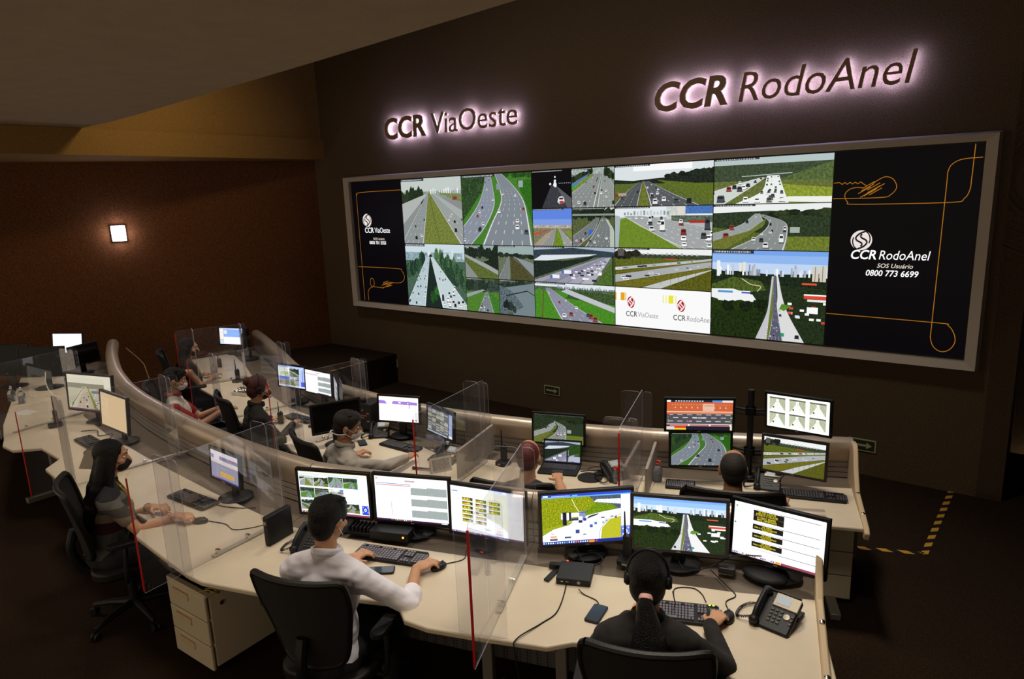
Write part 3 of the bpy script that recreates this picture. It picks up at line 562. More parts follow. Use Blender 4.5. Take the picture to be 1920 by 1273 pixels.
def f_tunnel(p, v=0):
    p.rect(0, 0, 1, 1, 'd4d6c4'); p.poly([(0, 0), (0, 1), (.4, .9), (.45, .7)], 'b4b89c', .3); p.poly([(1, 0), (1, 1), (.6, .9), (.55, .7)], 'a8ae94', .3); p.poly([(.1, 0), (.9, 0), (.55, .75), (.45, .75)], 'f0f2e8'); p.rect(0, .9, 1, 1, '50544c', .5)
    for k in range(3): p.line((.3+.2*k, 0), (.48+.02*k, .7), .012, '9aa090')
    p.rect(.2, .15, .3, .28, '4a4c48'); p.blob(.5, .78, .1, .08, 'ffffff', 0)
def logo(p, cx, cy, r, asp, col, bg='050407', sq=1.0):
    "round emblem: a disc cut by two curved strokes into crescents and an S"
    p.poly([(cx+r*cos(a)/asp*sq, cy+r*sin(a)) for a in [radians(t) for t in range(0, 360, 12)]], col)
    for s_ in (1, -1):
        P = [(cx+s_*x*r/asp*sq, cy+s_*y*r) for x, y in ((.30, .88), (-.18, .66), (-.52, .28), (-.42, -.02), (-.05, -.22), (.10, -.42), (-.05, -.62))]
        p.path(P, r*.17, bg, 5)
    for s_ in (1, -1):
        P = [(cx+s_*x*r/asp*sq, cy+s_*y*r) for x, y in ((-.30, -.95), (-.66, -.62), (-.80, -.1), (-.72, .3))]
        p.path(P, r*.12, bg, 5)

# ------------------------------------------------------------------ the room
def struct(name, mb, m, **k): o = mb.build(name, m, **k); o['kind'] = 'structure'; return o
b = MB(); b.box((-3, 2.5, -.255), (21, 13, .1)); struct('floor', b, M_floor)
# the front row stands on a floor one low step higher
b = MB(); b.prism([(-12.5, 4.9), (-10.15, 3.95), (-9.3, 3.59), (-8.3, 3.23), (-7.45, 2.99), (-6.68, 2.85), (-5.6, 2.73), (-4.65, 2.68), (-3.86, 2.71), (-3, 2.95), (-2.32, 3.17), (-1.6, 3.45), (-.86, 3.75), (2.7, 5.2), (2.7, -4), (-12.5, -4)], -.205, 0); struct('floor_upper', b, M_floor)
b = MB(); b.box((-5.15, 7.60, 2.6), (10, .2, 5.9)); struct('wall_back', b, M_wall)
b = MB(); b.box((1.2, 9.3, 2.6), (3.1, .2, 5.9)); b.box((-.25, 8.4, 2.6), (.2, 1.8, 5.9)); struct('wall_back_added_recess', b, M_wall)  # invented recess, added so the right end beyond the wall goes dark
b = MB(); b.box((2.8, 3.4, 2.6), (.2, 12, 5.9)); struct('wall_right', b, M_wall)
# left wall: the lower part splays out beneath the beam
b = MB(); b.prism([(-10.12, 7.6), (-12.4, .6), (-12.6, .6), (-10.32, 7.6)], -.205, 3.6); struct('wall_left', b, M_wall2)
b = MB(); b.prism([(-9.87, 7.5), (-9.87, -2), (-13, -2), (-13, .6), (-10.3, 7.5)], 3.50, 3.83); struct('trim_1', b, M_beam)
b = MB(); b.prism([(-9.93, 7.6), (-9.93, -2), (-10.1, -2), (-10.1, 7.6)], 3.83, 5.5); struct('wall_left_upper', b, M_beam)
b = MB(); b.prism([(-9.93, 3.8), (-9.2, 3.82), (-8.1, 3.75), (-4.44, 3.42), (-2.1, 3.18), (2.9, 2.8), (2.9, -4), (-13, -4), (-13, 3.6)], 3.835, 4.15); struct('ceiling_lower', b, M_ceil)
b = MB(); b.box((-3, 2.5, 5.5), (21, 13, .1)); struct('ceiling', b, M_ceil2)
b = MB(); b.prism([(-10.4, 7.5), (-8.43, 7.5), (-8.43, 6.89), (-8.42, 5.96), (-10.6, 5.7)], -.205, .28); pf = struct('floor_platform', b, M_floor)
def tape(name, label, pts, w=.05, z=.003, per=.16):
    vs, fs, al = [], [], []; d = 0
    for (a, c) in zip(pts, pts[1:]):
        a, c = Vector((*a, z)), Vector((*c, z)); t = (c-a).normalized(); n = Vector((-t.y, t.x, 0))*w/2; L = (c-a).length; o = len(vs)
        vs += [a-n, c-n, c+n, a+n]; fs.append((o, o+1, o+2, o+3)); al += [d/per-.15, (d+L)/per-.15, (d+L)/per+.15, d/per+.15]; d += L
    me = bpy.data.meshes.new(name); me.from_pydata(vs, [], fs); me.materials.append(TAPE)
    at = me.attributes.new('Along', 'FLOAT', 'POINT'); at.data.foreach_set('value', al)
    o = bpy.data.objects.new(name, me); COL.objects.link(o); return tag(o, label, 'tape')
tape('hazard_tape', 'yellow and black striped floor tape turning a corner right of the desks', [(-1.04, 5.86), (-.58, 6.05), (-.53, 8.3)], z=-.202)
tape('hazard_tape', 'yellow and black striped tape on the edge of the low corner platform', [(-9.66, 5.86), (-8.445, 5.98), (-8.455, 6.87)], z=.283)

# ------------------------------------------------------------------ video wall
VY = 7.47; VS = 1.073
vw = empty('video_wall', (-4.845, VY, 1.04), 0, 'huge wide video wall in a grey frame showing motorway cameras', 'video wall'); vw.scale = (VS, VS, VS)
fx0, fx1, fz0, fz1 = -4.115, 4.115, 0, 2.0; ix0, ix1, iz0, iz1 = -4.0, 4.0, .1, 1.91
b = MB(); o_ = [(fx0, 0, fz0), (fx1, 0, fz0), (fx1, 0, fz1), (fx0, 0, fz1)]; r_ = [(fx0+.02, -.12, fz0+.02), (fx1-.02, -.12, fz0+.02), (fx1-.02, -.12, fz1-.02), (fx0+.02, -.12, fz1-.02)]
i_ = [(ix0-.01, -.09, iz0-.01), (ix1+.01, -.09, iz0-.01), (ix1+.01, -.09, iz1+.01), (ix0-.01, -.09, iz1+.01)]; k_ = [(p[0], -.02, p[2]) for p in i_]
b.add(o_+r_+i_+k_, [(a*4+i, a*4+(i+1) % 4, a*4+4+(i+1) % 4, a*4+4+i) for a in range(3) for i in range(4)]); b.build('frame', M_frame, vw, smooth=20)
b = MB(); b.box((0, -.03, 1.0), (8.02, .02, 1.83)); b.build('backing', M_blk2, vw)
def feed(x0, x1, z0, z1, fn, label=None, m=None, name='camera_feed'):
    g = .0045; w, h = x1-x0-2*g, z1-z0-2*g; p = Pic(w, h); p.r.seed(int(x0*100+z0*7)+5); fn(p)
    o = p.build(name, m or SCRW, vw, ((x0+x1)/2+4.515, -.045, (z0+z1)/2-1.16))
    if label: o['label'] = label
    return o
X = [-8.515, -7.42, -6.26, -5.10, -4.52, -3.945, -2.79, -1.65, -.515]; ZB, Z3, ZM, Z1, ZT = 1.262, 1.72, 2.165, 2.62, 3.07
feed(X[1], X[2], ZM, ZT, f_median, 'grey motorway with a wide grass median'); feed(X[2], X[3], ZM, ZT, f_curve, 'motorway bending round a bright green median')
feed(X[1], X[2], ZB, ZM, f_viaduct, 'pale crowded twin viaducts between trees')
feed(X[2], -5.68, Z3, ZM, lambda p: f_dull(p, 0)); feed(-5.68, X[3], Z3, ZM, lambda p: f_dull(p, 1)); feed(X[2], -5.68, ZB, Z3, lambda p: f_small(p, 0)); feed(-5.68, X[3], ZB, Z3, lambda p: f_small(p, 1))
feed(X[3], X[4], Z1, ZT, f_night, 'night camera view'); feed(X[4], X[5], Z1, ZT, f_river); feed(X[3], X[4], ZM, Z1, f_blue, 'straight road under blue sky'); feed(X[4], X[5], ZM, Z1, f_bridge)
feed(X[5], X[6], Z1, ZT, f_forest); feed(X[6], X[7], Z1, ZT, f_bright, 'glaring motorway under misty hills'); feed(X[5], X[6], ZM, Z1, f_city); feed(X[6], X[7], ZM, Z1, f_curve2)
feed(X[3], X[5], Z3, ZM, f_trucks); feed(X[3], X[5], ZB, Z3, f_green); feed(X[5], X[6], Z3, ZM, f_shore); feed(X[6], X[7], ZB, ZM, lambda p: f_avenue(p, True), 'city avenue under blue sky')
# white pane with the two operator logos
def white_pane(p):
    p.rect(0, 0, 1, 1, 'ffffff'); asp = p.w/p.h
    for x, w_, c in ((.0, .012, 'f4b83a'), (.06, .045, 'e8a820'), (.11, .012, 'f4c860'), (.52, .01, 'f4ee70'), (.55, .01, 'f6f090'), (.58, .05, 'f0e83a'), (.65, .01, 'f6f090')): p.rect(x, .66, x+w_, .86, c)
    for cx in (.175, .71): logo(p, cx, .62, .15, asp, 'b81428', 'ffffff', .72)
wp = feed(X[5], X[6], ZB, Z3, white_pane, 'white pane with two red emblems')
DK = emit('dark_caption_ink', '20222a', 1); GRK = emit('grey_caption_ink', '787c86', 1); WT = emit('white_caption', 'ffffff', 1.1); CR = emit('cream_caption', 'e6d8cc', 1)
def cap_(s, x, z, h, m, bold=0, sx=1, shear=0, par=None, y=-.053): return text(s, h, m, par or vw, (x+4.515, y, z-1.16), name='caption', bold=bold, sx=sx, shear=shear)
cap_('CCR', -3.80, 1.385, .062, DK, .012, .85, y=-.056); cap_('ViaOeste', -3.645, 1.385, .062, GRK, -.01, .8, y=-.056)
cap_('CCR', -3.215, 1.385, .062, DK, .012, .85, y=-.056); cap_('RodoAnel', -3.06, 1.385, .062, GRK, -.006, .8, .1, y=-.056)
# dark logo panes at both ends
def panel_l(p):
    p.rect(0, 0, 1, 1, '050407'); W_, H_ = p.w, p.h; u = lambda x, z: ((x+8.515)/1.095, (z-1.262)/1.808); c = 'b8741c'; t = .0032
    P = [u(-7.42, 2.93), u(-8.3, 2.92), u(-8.4, 2.88), u(-8.415, 2.75), u(-8.415, 1.27)]; p.path(P, t, c, 4)
    p.path([u(-8.5, 1.79), u(-7.62, 1.79), u(-7.52, 1.76), u(-7.47, 1.67), u(-7.52, 1.6), u(-7.62, 1.575), u(-7.8, 1.575)], t, c, 4)
    p.path([u(-8.32, 1.27), u(-8.32, 1.40), u(-8.27, 1.46), u(-8.2, 1.49), u(-8.16, 1.53), u(-8.17, 1.6), u(-8.21, 1.62), u(-8.24, 1.6), u(-8.25, 1.53), u(-8.21, 1.49), u(-8.14, 1.49), u(-7.95, 1.48)], t, c, 4)
    for k in range(9): a = k*2.4; x, z = -7.87+.09*cos(a)*(.4+k*.07), 1.535+.05*sin(a)*(.4+k*.07); p.line(u(x-.06, z-.01), u(x+.06, z+.02), .0035, c)
    logo(p, *u(-8.21, 2.50), .055, p.w/p.h, 'f2e6e2')
def panel_r(p):
    p.rect(0, 0, 1, 1, '050407'); u = lambda x, z: ((x+1.65)/1.135, (z-1.262)/1.808); c = 'b0701a'; t = .0032
    w_ = [u(-1.65, 2.795)]+[u(-1.6+k*.022, 2.79+.008*(-1)**k) for k in range(10)]+[u(-1.37, 2.76)]; p.path(w_, t, c, 3)
    p.path([u(-1.65, 2.655), u(-1.25, 2.655), u(-1.17, 2.68), u(-1.13, 2.74), u(-1.16, 2.81), u(-1.22, 2.835), u(-1.28, 2.81), u(-1.33, 2.77)], t, c, 4)
    p.path([u(-1.4, 2.745), u(-1.46, 2.75), u(-1.52, 2.73), u(-1.55, 2.68), u(-1.52, 2.62), u(-1.45, 2.60), u(-.72, 2.60), u(-.62, 2.63), u(-.585, 2.7), u(-.58, 2.8), u(-.575, 3.07)], t, c, 4)
    for k in range(9): a = k*2.4; x, z = -1.34+.07*cos(a)*(.4+k*.07), 2.73+.05*sin(a)*(.4+k*.07); p.line(u(x-.05, z-.03), u(x+.05, z+.03), .0035, c)
    p.path([u(-.515, 2.96), u(-.64, 2.955), u(-.71, 2.93), u(-.75, 2.87), u(-.755, 2.7), u(-.77, 1.56), u(-.77, 1.42), u(-.74, 1.34), u(-.68, 1.305), u(-.62, 1.33), u(-.585, 1.4), u(-.6, 1.48), u(-.65, 1.545), u(-.74, 1.56), u(-1.65, 1.575)], t, c, 4)
    logo(p, *u(-1.385, 2.275), .050, p.w/p.h, 'f2e6e2')
feed(X[0], X[1], ZB, ZT, panel_l, 'black pane with a white emblem and orange line', name='logo_pane'); feed(X[7], X[8], ZB, ZT, panel_r, 'black pane with a white emblem and looping orange line', name='logo_pane')
cap_('CCR', -8.27, 2.315, .082, WT, .02, .88); cap_('ViaOeste', -8.045, 2.315, .082, WT, 0, .80)
cap_('SOS Usuário', -8.09, 2.21, .035, CR, .01); cap_('0800 701 5555', -8.185, 2.145, .05, WT, .02, .9)
cap_('CCR', -1.47, 2.105, .085, WT, .025, .92, .2); cap_('RodoAnel', -1.235, 2.105, .085, WT, 0, .84, .2)
cap_('SOS Usuário', -1.24, 2.03, .04, CR, .01, shear=.2); cap_('0800 773 6699', -1.33, 1.955, .055, WT, .02, .92, .15)

# ------------------------------------------------------------------ back-lit letters on the wall
def letters_sign(words, x0, z0, h, width, label):
    root = empty('backlit_sign', (x0, 7.5, z0), 0, label, 'sign'); root.scale = (1.073, 1.073, 1.073)
    def width_of(s, bold, sh):
        cu = bpy.data.curves.new('m', 'FONT'); cu.body = s; cu.size = h/.727; cu.offset = bold*h; cu.shear = sh; o = bpy.data.objects.new('m', cu)
        COL.objects.link(o); bpy.context.view_layer.update(); q = max(c[0] for c in o.bound_box); bpy.data.objects.remove(o); return q
    x = 0; pos = []
    for wd, bold, sh, sx in words:
        for i, ch in enumerate(wd):
            off = (width_of(wd[:i+1], bold, sh)-width_of(ch, bold, sh))*sx if i else 0
            pos.append((ch, x+off, bold, sh, sx))
        x += width_of(wd, bold, sh)*sx+h*.26
    k = width/(x-h*.26)
    for ch, px, bold, sh, sx in pos:
        l = text(ch, h, M_let, root, (px*k, -.07, 0), name='letter', bold=bold, shear=sh, sx=sx*k, extrude=.012)
        pn = MB(); pn.tube([(.035, h*.5, -.01), (.035, h*.5, -.072)], .003, 6); pn.build('mounting_pin', M_let, l)
        text(ch, h, M_glow, l, (0, 0, -.019), (0, 0, 0), name='light_strip', bold=bold-.02, shear=sh, sx=sx*k, extrude=.003)
    return root
letters_sign([('CCR', .035, .06, .80), ('ViaOeste', -.004, .06, .78)], -8.25, 3.70, .285, 2.40, 'violet back-lit wall letters CCR ViaOeste')
letters_sign([('CCR', .035, .2, .9), ('RodoAnel', -.004, .2, .84)], -3.745, 3.66, .285, 2.44, 'violet back-lit wall letters CCR RodoAnel')
# small luminous arrow signs low on the wall
GRNS = mat('photoluminescent_border', 'b8b68a', .6); GRNF = mat('dark_green_sign', '22301c', .6)
for x, lab in ((-8.54, 'leftmost small arrow sign low on the back wall'), (-5.28, 'small arrow sign low on the back wall below the video wall'), (-1.36, 'small arrow sign beyond the right end of the back desks')):
    t = empty('arrow_sign', (x, 7.495, .12), 0, lab, 'sign', None); b = MB(); b.box((0, -.004, 0), (.26, .008, .13)); b.build('sign_plate', GRNS, t)
    b = MB(); b.box((0, -.0095, 0), (.235, .003, .105)); b.build('sign_face', GRNF, t)
    b = MB(); b.add([(-.09, -.013, -.012), (.04, -.013, -.012), (.04, -.013, -.036), (.095, -.013, 0), (.04, -.013, .036), (.04, -.013, .012), (-.09, -.013, .012)], [(0, 1, 2, 3, 4, 5, 6)]); b.build('arrow', GRNS, t)
# square wall lamp
t = empty('wall_lamp', (-11.12, 4.55, 2.45), radians(72), 'small square white lamp glowing on the left wall', 'lamp')
b = MB(); b.box((0, -.03, 0), (.20, .06, .24)); b.build('housing', M_white, t, bevel=.01); b = MB(); b.box((0, -.095, 0), (.17, .06, .20)); b.build('diffuser', M_lamp, t)

# ------------------------------------------------------------------ desks
TUBEZ = .975; TR = .072
tprof = [(TR*1.0*cos(a), TUBEZ-.0+TR*sin(a)) for a in [radians(q) for q in range(-30, 211, 20)]]+[(-TR*.7, TUBEZ-.10), (TR*.7, TUBEZ-.10)]
def offs(P, d):
    out = []; n = len(P)
    for i in range(n):
        a, c = P[max(i-1, 0)], P[min(i+1, n-1)]; t = Vector((c[0]-a[0], c[1]-a[1])).normalized(); out.append((P[i][0]-t.y*d, P[i][1]+t.x*d))
    return out
def ribbon(mb, P, d0, d1, z0, z1, mi=None):
    A, B_ = offs(P, d0), offs(P, d1); n = len(P); vs = [(*q, z0) for q in A]+[(*q, z0) for q in B_]+[(*q, z1) for q in A]+[(*q, z1) for q in B_]; fs = []
    for i in range(n-1):
        fs += [(i, i+1, n+i+1, n+i), (2*n+i, 3*n+i, 3*n+i+1, 2*n+i+1), (i, 2*n+i, 2*n+i+1, i+1), (n+i, n+i+1, 3*n+i+1, 3*n+i)]
    fs += [(0, n, 3*n, 2*n), (n-1, 3*n-1, 4*n-1, 2*n-1)]; mb.add(vs, fs, mi)
def desk(label, front, back, tubep, legs, group, endp=None, modesty=True, z0=None):
    """front: user edge left to right, back: worktop rear edge left to right, tubep: axis of the partition left to right"""
    cx = sum(p[0] for p in front)/len(front); cy = sum(p[1] for p in front)/len(front)
    L_ = lambda P: [(p[0]-cx, p[1]-cy) for p in P]
    root = empty('desk', (cx, cy, 0 if group == GF else FB), 0, label, 'desk', group)
    f, bk = L_(front), L_(back)
    b = MB(); b.prism(f+bk[::-1], .718, .75); b.build('worktop', M_desk, root, bevel=.009, bseg=3)
    T = [tuple(v[:2]) for v in curve_pts([(*p, 0) for p in L_(tubep)], 5)]
    n = len(T); B2 = []
    # cable tray between the worktop and the slat panel
    tr = MB(); S = offs(T, -.045); q = bk+S[::-1]
    tr.prism(q, .70, .725); tr.build('cable_tray', M_tray, root)
    s = MB()
    for k in range(5): z = .735+k*.042; ribbon(s, T, -.045, -.032, z, z+.036)
    ribbon(s, T, -.032, .03, .06, .90); s.build('slat_panel', M_slat, root, smooth=30)
    t = MB(); t.tube([(*p, 0) for p in T], 0, prof=tprof); t.build('top_rail', M_tube, root, smooth=50)
    if modesty:
        m = MB(); fm = [(a[0]*.35+c[0]*.65, a[1]*.35+c[1]*.65) for a, c in ((f[0], bk[0]), (f[-1], bk[-1]))]
        ribbon(m, fm, 0, .01, .30, .70); m.build('modesty_panel', PERF, root)
    for (x, y, a) in legs:
        l = MB(); l.box((x-cx, y-cy, .38), (.06, .05, .70), rz=a); l.box((x-cx-.0*cos(a), y-cy, .03), (.07, .55, .05), rz=a); l.box((x-cx, y-cy, .695), (.05, .5, .04), rz=a); l.build('leg', M_leg, root, bevel=.006)
    if endp:
        e = MB(); (x0, y0), (x1, y1) = endp; d = Vector((x1-x0, y1-y0, 0)).normalized(); n_ = Vector((-d.y, d.x, 0))*.0175; LL = math.hypot(x1-x0, y1-y0)
        q_ = .10 if group == GF else 0
        prof = [(-.02, .69), (LL-.22, .60), (LL-.02, .55), (LL+.14, .55), (LL+.16, .9), (LL+.10, 1.05), (LL-.02, 1.07), (LL-.08+q_, 1.03), (LL-.16+q_, .92), (LL-.30+q_, .80), (.02, .765), (-.03, .74)]
        A = [Vector((x0-cx, y0-cy, 0))+d*u_+Vector((0, 0, z_)) for u_, z_ in prof]; k = len(A)
        e.add([p-n_ for p in A]+[p+n_ for p in A], [tuple(range(k)), tuple(range(2*k-1, k-1, -1))]+[(i, k+i, k+(i+1) % k, (i+1) % k) for i in range(k)])
        e.build('end_panel', M_deskedge, root, bevel=.008)
        for u_ in (LL*.25, LL*.62):
            s = MB(); s.lathe([(.014, 0), (.014, .006), (.008, .01)], (*(Vector((x0-cx, y0-cy, 0))+d*u_).xy, .795 if u_ > LL*.5 else .775), 12); s.build('bolt_cap', M_chrome, root)
    return root
FB = -.205        # floor level of the back row
GF, GB = 'desks of the front curved row', 'desks of the back curved row'
ls = lambda a, c, t: (a[0]+(c[0]-a[0])*t, a[1]+(c[1]-a[1])*t)
desk('cream desk at the far left end of the front row, carrying black switched-off monitors', [(-10.9, 3.0), (-9.35, 2.42), (-8.9, 2.25), (-8.05, 1.94), (-7.5, 1.79)], [(-11.0, 3.45), (-9.6, 3.12), (-8.6, 2.80), (-7.62, 2.52)], [(-10.15, 3.86), (-9.3, 3.50), (-8.3, 3.14), (-7.45, 2.90)], [(-7.7, 2.2, 0)], GF)
desk('cream desk with motorway picture monitor and beige monitor, left in the front row', [(-7.5, 1.79), (-7.32, 1.73), (-7.09, 1.74), (-6.93, 1.91), (-6.47, 1.90), (-6.31, 1.74), (-5.66, 1.69)], [(-7.62, 2.52), (-6.8, 2.41), (-5.64, 2.33)], [(-7.45, 2.90), (-6.68, 2.76), (-5.62, 2.64)], [(-5.8, 2.25, 0)], GF)
desk('cream desk where the woman in a black mask works', [(-5.66, 1.69), (-5.15, 1.69), (-5.0, 1.80), (-4.62, 1.79), (-4.45, 1.64), (-3.70, 1.60)], [(-5.64, 2.33), (-4.7, 2.29), (-3.78, 2.28)], [(-5.62, 2.64), (-4.65, 2.59), (-3.86, 2.62)], [(-5.5, 2.2, 0), (-3.95, 2.1, 0)], GF)
desk('cream desk with three bright monitors in front of the man in white', [(-3.70, 1.60), (-3.56, 1.61), (-3.21, 1.73), (-3.0, 1.87), (-2.5, 2.10), (-2.36, 2.02), (-2.22, 2.04), (-1.965, 2.135)], [(-3.78, 2.28), (-3.27, 2.40), (-2.44, 2.69), (-2.20, 2.78)], [(-3.86, 2.62), (-3.0, 2.86), (-2.32, 3.08)], [(-3.3, 2.1, .35), (-2.15, 2.4, .35)], GF)
desk('cream desk with three bright monitors at the near right end', [(-1.965, 2.135), (-1.66, 2.26), (-1.58, 2.36), (-1.02, 2.60), (-.90, 2.55), (-.55, 2.50), (-.44, 2.55)], [(-2.20, 2.78), (-1.73, 2.94), (-1.42, 3.07), (-1.14, 3.17), (-.76, 3.34)], [(-2.32, 3.08), (-1.6, 3.40), (-.84, 3.75)], [(-1.78, 2.55, .4), (-.75, 2.95, .32)], GF, endp=((-.49, 2.5), (-.79, 3.46)))
desk('cream desk at the far end of the back row below the seated woman in black', [(-10.12, 4.73), (-9.35, 4.51), (-8.91, 4.345), (-8.415, 4.114)], [(-9.9, 5.445), (-9.02, 5.126), (-8.195, 4.763)], [(-9.9, 5.885), (-9.13, 5.588), (-8.085, 5.148)], [(-8.58, 4.51, -.4)], GB)
desk('cream desk beside the man in the red and white shirt, with radio stand on it', [(-8.415, 4.114), (-7.92, 4.026), (-7.645, 3.982), (-7.15, 3.806), (-6.93, 3.674), (-6.732, 3.652)], [(-8.195, 4.763), (-7.425, 4.455), (-6.655, 4.246)], [(-8.085, 5.148), (-7.26, 4.796), (-6.578, 4.598)], [(-7.04, 4.07, -.3)], GB)
desk('cream desk where the woman with a hair bun works', [(-6.732, 3.652), (-6.435, 3.608), (-6.27, 3.674), (-5.775, 3.63), (-5.599, 3.509), (-5.401, 3.432)], [(-6.655, 4.246), (-6.05, 4.158), (-5.423, 4.136)], [(-6.578, 4.598), (-6.05, 4.499), (-5.423, 4.455)], [(-5.5, 3.74, 0)], GB)
desk('cream desk where the man in the grey jumper works', [(-5.401, 3.432), (-5.06, 3.399), (-4.62, 3.41), (-4.51, 3.52), (-3.96, 3.564), (-3.85, 3.476), (-3.542, 3.564)], [(-5.423, 4.136), (-4.62, 4.136), (-3.762, 4.246)], [(-5.423, 4.455), (-4.62, 4.444), (-3.872, 4.554)], [(-3.74, 3.96, 0)], GB)
desk('cream desk with the laptop in the back row', [(-3.542, 3.564), (-3.19, 3.652), (-3.102, 3.784), (-2.552, 4.004), (-2.42, 3.96), (-2.156, 4.092)], [(-3.762, 4.246), (-2.871, 4.51), (-2.31, 4.719)], [(-3.872, 4.554), (-3.08, 4.752), (-2.442, 4.994)], [(-2.42, 4.4, .35)], GB)
desk('cream desk with four pole-mounted monitors at the right end of the back row', [(-2.156, 4.092), (-1.892, 4.213), (-1.804, 4.367), (-1.265, 4.587), (-1.155, 4.543), (-0.77, 4.697)], [(-2.31, 4.719), (-1.65, 5.016), (-0.99, 5.324)], [(-2.442, 4.994), (-1.76, 5.28), (-1.089, 5.599)], [(-1.98, 4.51, .4), (-1.045, 4.95, .4)], GB, endp=((-0.781, 4.664), (-1.034, 5.423)))
# low grey screens that end the pole-monitor desk on its left
b = MB(); ribbon(b, [(-2.222, 4.345), (-2.42, 4.895)], -.012, .012, .547, .765); tag(b.build('desk_screen', M_slat, bevel=.004), 'low grey privacy screen between laptop desk and pole-monitor desk', 'desk screen')
b = MB(); ribbon(b, [(-3.63, 3.795), (-3.806, 4.455)], -.012, .012, .547, .79); tag(b.build('desk_screen', M_slat, bevel=.004), 'low grey privacy screen between the grey-jumper man and the radio charger', 'desk screen')

# drawer pedestals
def pedestal(loc, rz, w, d, h, label):
    r = empty('drawer_pedestal', loc, rz, label, 'drawer cabinet', None)
    b = MB(); b.rbox((0, d/2+.01, h/2+.03), (w, d-.02, h-.06), .004); b.rbox((0, d/2-.0, h-.012), (w+.012, d+.02, .024), .012); b.build('body', M_cab, r, bevel=.006)
    hs = (h-.06)/3
    for k in range(3):
        z = .04+hs*(k+.5); q = MB(); q.rbox((0, 0, z), (w-.004, .022, hs-.008), .008); dr = q.build('drawer', M_cab, r, bevel=.004)
        q = MB(); q.box((-w*.12, -.0135, z+.03), (.16, .006, .05)); q.box((-w*.12, -.018, z+.052), (.16, .012, .006)); q.build('handle', M_deskedge, dr, bevel=.002)
    for x in (-w/2+.05, w/2-.05):
        for y in (.06, d-.06):
            q = MB(); q.lathe([(.022, -.012), (.026, 0), (.022, .012)], (x, y, .027), 12, M=Matrix.Rotation(pi/2, 3, 'Y')); q.box((x, y, .045), (.03, .03, .02)); q.build('caster', M_blk, r)
    return r
pd = pedestal((-3.95, 1.69, 0), radians(3), .42, .52, .555, 'cream three-drawer pedestal under the near left desk, with side lock')
b = MB(); b.lathe([(.014, 0), (.014, .008), (.006, .01)], (.212, .09, .46), 14, M=Matrix.Rotation(pi/2, 3, 'Y')); b.build('lock', M_chrome, pd)
b = MB(); b.tube(curve_pts([(.15, .0, .558), (.19, .03, .562), (.222, .05, .55), (.222, .08, .53), (.2, .06, .562), (.16, .03, .561)], 5), .004, 6); b.build('cord', mat('dull_yellow_cord', '9a8a3a', .6), pd)
pedestal((-1.133, 4.884, FB), radians(20), .48, .45, .62, 'cream three-drawer pedestal under the right end of the back row')
pedestal((-5.45, 1.86, 0), radians(0), .30, .45, .60, 'cream pedestal behind the chair of the woman in a black mask')

# ------------------------------------------------------------------ acrylic dividers
def divider(p0, p1, z0, z1, label, red=True, fins=(.24, .92), finw=.15):
    p0, p1 = Vector((*p0, z0-.75)), Vector((*p1, z0-.75)); z1 -= z0-.75; z0 = .75; d = (p1-p0); L = d.length; a = atan2(d.y, d.x)
    r = empty('acrylic_divider', p0, a, label, 'acrylic divider', 'clear acrylic dividers between the desks')
    th = .0025
    def pane(name, c, rz, w, h, zb, rr=.03):
        b = MB(); pts = []
        for (cx, cz, a0) in ((w-rr, zb+h-rr, 0), (rr, zb+h-rr, 90)):
            for k in range(5): q = radians(a0+90*k/4); pts.append((cx+rr*cos(q), cz+rr*sin(q)))
        pts += [(0, zb), (w, zb)]; n = len(pts)
        b.add([(x, -th, z) for x, z in pts]+[(x, th, z) for x, z in pts], [tuple(range(n)), tuple(range(2*n-1, n-1, -1))], 0)
        b.add([(x, -th, z) for x, z in pts]+[(x, th, z) for x, z in pts], [(i, n+i, n+(i+1) % n, (i+1) % n) for i in range(n)], 1)
        return b.build(name, [ACR, EDGE], r, loc=c, rot=(0, 0, rz), smooth=0)
    pane('panel', (0, 0, 0), 0, L, z1-z0, z0)
    for f in fins: pane('fin', (L*f, .004, 0), pi/2, finw, z1-.755, .755); 
    for f in fins: pane('fin', (L*f, -.004, 0), -pi/2, finw*.55, z1-.755, .755)
    if red:
        b = MB(); b.box((-.002, 0, (z0+z1)/2-.01), (.006, .012, z1-z0-.04)); b.build('edge_tape', M_red, r, bevel=.002)
    xs = .42
    b = MB(); b.box(((xs+L)/2+.0, .012, .757), (L-xs, .035, .012)); b.build('base_rail', mat('clear_rail', 'cfc6b8', .25, trans=.3), r, bevel=.003)
    for f in (.48, .70):
        b = MB(); b.box((L*f, .012, .772), (.022, .03, .03)); b.lathe([(.008, -.02), (.008, .02)], (L*f, .01, .78), 10, M=Matrix.Rotation(pi/2, 3, 'X')); b.build('clip', M_chrome, r, bevel=.002)
    return r
divider((-3.71, 1.37), (-3.80, 2.32), .75, 1.45, 'acrylic divider with red edge right of the woman in a black mask')
divider((-1.83, 1.95), (-2.22, 2.85), .75, 1.45, 'acrylic divider with red edge right of the man in the white shirt')
divider((-5.74, 1.47), (-5.66, 2.60), .75, 1.44, 'acrylic divider with red edge behind the woman in a black mask')
divider((-7.55, 1.50), (-7.75, 2.60), .75, 1.44, 'acrylic divider left of the motorway monitor, its edge cut by the photo border')
divider((-3.487, 3.212), (-3.674, 4.213), .545, 1.282, 'acrylic divider with red edge between the grey-jumper man and the laptop desk')
divider((-2.112, 3.74), (-2.409, 4.642), .545, 1.282, 'acrylic divider with red edge between laptop desk and pole-monitor desk')
divider((-5.423, 3.278), (-5.302, 4.312), .545, 1.260, 'acrylic divider with red edge right of the woman with a hair bun')
divider((-6.864, 3.278), (-6.655, 4.345), .545, 1.282, 'acrylic divider with red edge right of the man in red and white')
divider((-8.558, 3.982), (-8.228, 4.752), .545, 1.282, 'acrylic divider with red edge beside the seated woman in black')

